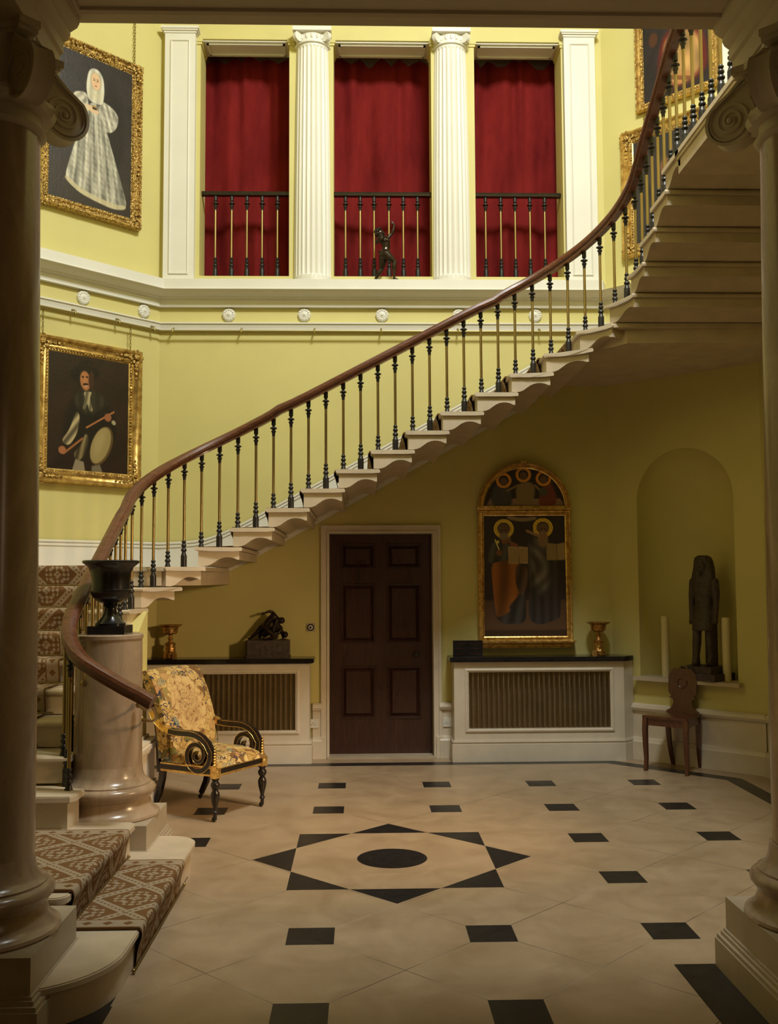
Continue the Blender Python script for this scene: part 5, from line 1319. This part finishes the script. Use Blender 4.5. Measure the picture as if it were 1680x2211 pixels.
mesh('seat_cushion', pad(24, 24, seatf), 'tapestry', AC, 50, world=False)
def backf(u, v, top):
    z0 = .40+.63*v; t_ = v
    xc = -.215-.05*t_-.16*t_**2.2
    y = (2*u-1)*(W_+.012-.004*sin(3*v)); e = (1-abs(2*u-1)**5)*(1-abs(2*v-1)**8)
    x = xc+(.045+.022*e*max(0, 1))*(1 if top else -.9)-(0 if top else .01)
    z = z0+(.012*(1-abs(2*u-1)**2) if v > .97 else 0)+(.028 if (not top and v > .9) else 0)*-1
    if v > .94: x -= .03*(v-.94)/.06
    return (x, y, z)
mesh('back_cushion', pad(20, 36, backf), 'tapestry', AC, 60, world=False)
g = G(); 
for a, b in (((.262, -W_), (.262, W_)), ((.262, W_), (-.24, W_)), ((-.24, W_), (-.24, -W_)), ((-.24, -W_), (.262, -W_))):
    g.sweep([(*a, .345), (*b, .345)], [(-.016, -.030), (.016, -.030), (.016, -.020), (.019, -.018), (.016, -.014), (.016, .020), (.020, .024), (.020, .032), (-.016, .032)], mis=[1, 1, 1, 1, 0, 1, 1, 1, 0])
mesh('seat_rail', g, ['ebony', 'goldleaf'], AC, 0, world=False)
# nail trim
g = G()
for i in range(46): g.sphere((.268, -W_+.006+(2*W_-.012)*i/45, .383), .006, seg=6, rings=4)
for sy in (-1, 1):
    for i in range(40): g.sphere((-.22+.47*i/39, sy*(W_+.006), .383), .006, seg=6, rings=4)
mesh('braid_trim', g, 'tapestry', AC, 60, world=False)
for sy in (-1, 1):
    arm = [(-.335, .735), (-.315, .700), (-.275, .660), (-.225, .625), (-.165, .605), (-.10, .598), (-.035, .597), (.03, .598), (.09, .592), (.145, .572), (.190, .538), (.218, .495)]
    cx, cz = .105, .452; sp = []
    for i in range(64):
        a = radians(12-i*9.6); r = .128*(1-.83*(i/63)**.92); sp.append((cx+r*cos(a)*1.0, cz+r*sin(a)*1.0))
    pth = [(x, sy*(W_+.004), z) for x, z in arm]+[(x, sy*(W_+.004), z) for x, z in sp]
    sc_ = [1.0]*len(arm)+[1-.50*(i/63) for i in range(64)]
    sec = [(-.022, -.017), (-.0235, -.018), (-.0235, -.021), (-.018, -.021), (.018, -.021), (.0235, -.021), (.0235, -.018), (.022, .018), (.0235, .019), (.0235, .022), (.017, .021), (0, .019), (-.017, .021), (-.0235, .022), (-.0235, .019), (-.022, .018)]
    # up vector lies in the arm plane so the band stays flat on its width
    g = G(); n = len(pth); m_ = len(sec); rows = []
    for i, p in enumerate(pth):
        a = Vector(pth[max(0, i-1)]); b = Vector(pth[min(n-1, i+1)]); t_ = (b-a).normalized(); side = Vector((0, 1, 0)); u_ = side.cross(t_) * -1
        q = sc_[i]; rows += [tuple(Vector(p)+side*x*(1 if i < len(arm) else max(.75, q))+u_*y*q) for x, y in sec]
    MI = [1, 1, 0, 0, 0, 1, 0, 1, 1, 0, 0, 0, 0, 1, 1, 0]
    fs = [(i*m_+k, i*m_+(k+1) % m_, (i+1)*m_+(k+1) % m_, (i+1)*m_+k) for i in range(n-1) for k in range(m_)]
    g.add(rows, fs); g.m = [(2 if i < 4 else MI[k]) for i in range(n-1) for k in range(m_)]
    g.f += [tuple(range(m_-1, -1, -1)), tuple((n-1)*m_+k for k in range(m_))]; g.m += [1, 1]
    am = mesh('arm', g, ['ebony', 'goldleaf', 'goldleaf'], AC, 30, world=False)
    g = G()
    for k in range(7): g.sphere((.262, sy*(W_+.004), .395+.020*k), .017-.0012*k, seg=10, rings=6, sc=(.7, 1.3, .7))
    g.box((.235, sy*(W_+.004)-.026, .372), (.272, sy*(W_+.004)+.026, .392)); g.box((.0, sy*(W_+.004)-.02, .372), (.24, sy*(W_+.004)+.02, .384))
    lab(mesh('gilt_leaf', g, 'goldleaf', am, 40, world=False), 'gilded leaf carving')
    # corner blocks and legs
    g = G().box((.240, sy*W_-.030, .305), (.288, sy*W_+.030, .374)); g.lathe([(.020, 0), (.016, .004), (.008, .006), (.0001, .006)], seg=12, mat=Matrix.Translation((.288, sy*W_, .34)) @ Matrix.Rotation(pi/2, 4, 'Y'))
    lab(mesh('corner_block', g, 'goldleaf', AC, 0, world=False), 'gilded corner block with a rosette')
    lg = G().lathe([(.012, .052), (.014, .058), (.020, .066), (.021, .074), (.015, .080), (.014, .095), (.020, .120), (.028, .150), (.032, .180), (.031, .200), (.020, .222), (.016, .228), (.024, .234), (.030, .245), (.033, .258), (.030, .270), (.020, .282), (.024, .290), (.028, .298), (.026, .307)], (.262, sy*W_, 0), 24)
    l_ = mesh('leg', lg, 'ebony', AC, 40, world=False)
    g = G().lathe([(.013, .03), (.013, .054)], (.262, sy*W_, 0), 12); g.lathe([(.001, -.008), (.014, -.008), (.017, 0), (.014, .008), (.001, .008)], seg=16, mat=Matrix.Translation((.250, sy*W_, .017)) @ Matrix.Rotation(pi/2, 4, 'X')); g.box((.245, sy*W_-.012, .014), (.268, sy*W_+.012, .036))
    mesh('castor', g, 'iron', l_, 40, world=False)
    g = G().sweep([(-.235, sy*(W_-.01), .375), (-.245, sy*(W_-.01), .26), (-.275, sy*(W_-.01), .14), (-.325, sy*(W_-.01), .045)], [(-.016, -.022), (.016, -.022), (.016, .022), (-.016, .022)], flat=False, up=(1, 0, 0), mis=[1, 0, 1, 0], scales=[1.1, 1.05, .95, .8])
    l_ = mesh('leg', g, ['ebony', 'ebony'], AC, 30, world=False)
    g = G().lathe([(.012, .03), (.012, .055)], (-.325, sy*(W_-.01), 0), 12); g.lathe([(.001, -.008), (.014, -.008), (.017, 0), (.014, .008), (.001, .008)], seg=16, mat=Matrix.Translation((-.335, sy*(W_-.01), .017)) @ Matrix.Rotation(pi/2, 4, 'X')); g.box((-.342, sy*(W_-.01)-.010, .014), (-.318, sy*(W_-.01)+.010, .034))
    mesh('castor', g, 'iron', l_, 40, world=False)
# back posts
g = G()
bpts = [(-.245, .30), (-.252, .40), (-.262, .55), (-.29, .72), (-.345, .88), (-.42, 1.0)]
for sy in (-1, 1): 
    g = G().sweep([(x-.03, sy*(W_-.01), z) for x, z in bpts], [(-.014, -.012), (.014, -.012), (.014, .012), (-.014, .012)], flat=False, up=(1, 0, 0)); mesh('back_post', g, 'ebony', AC, 30, world=False)
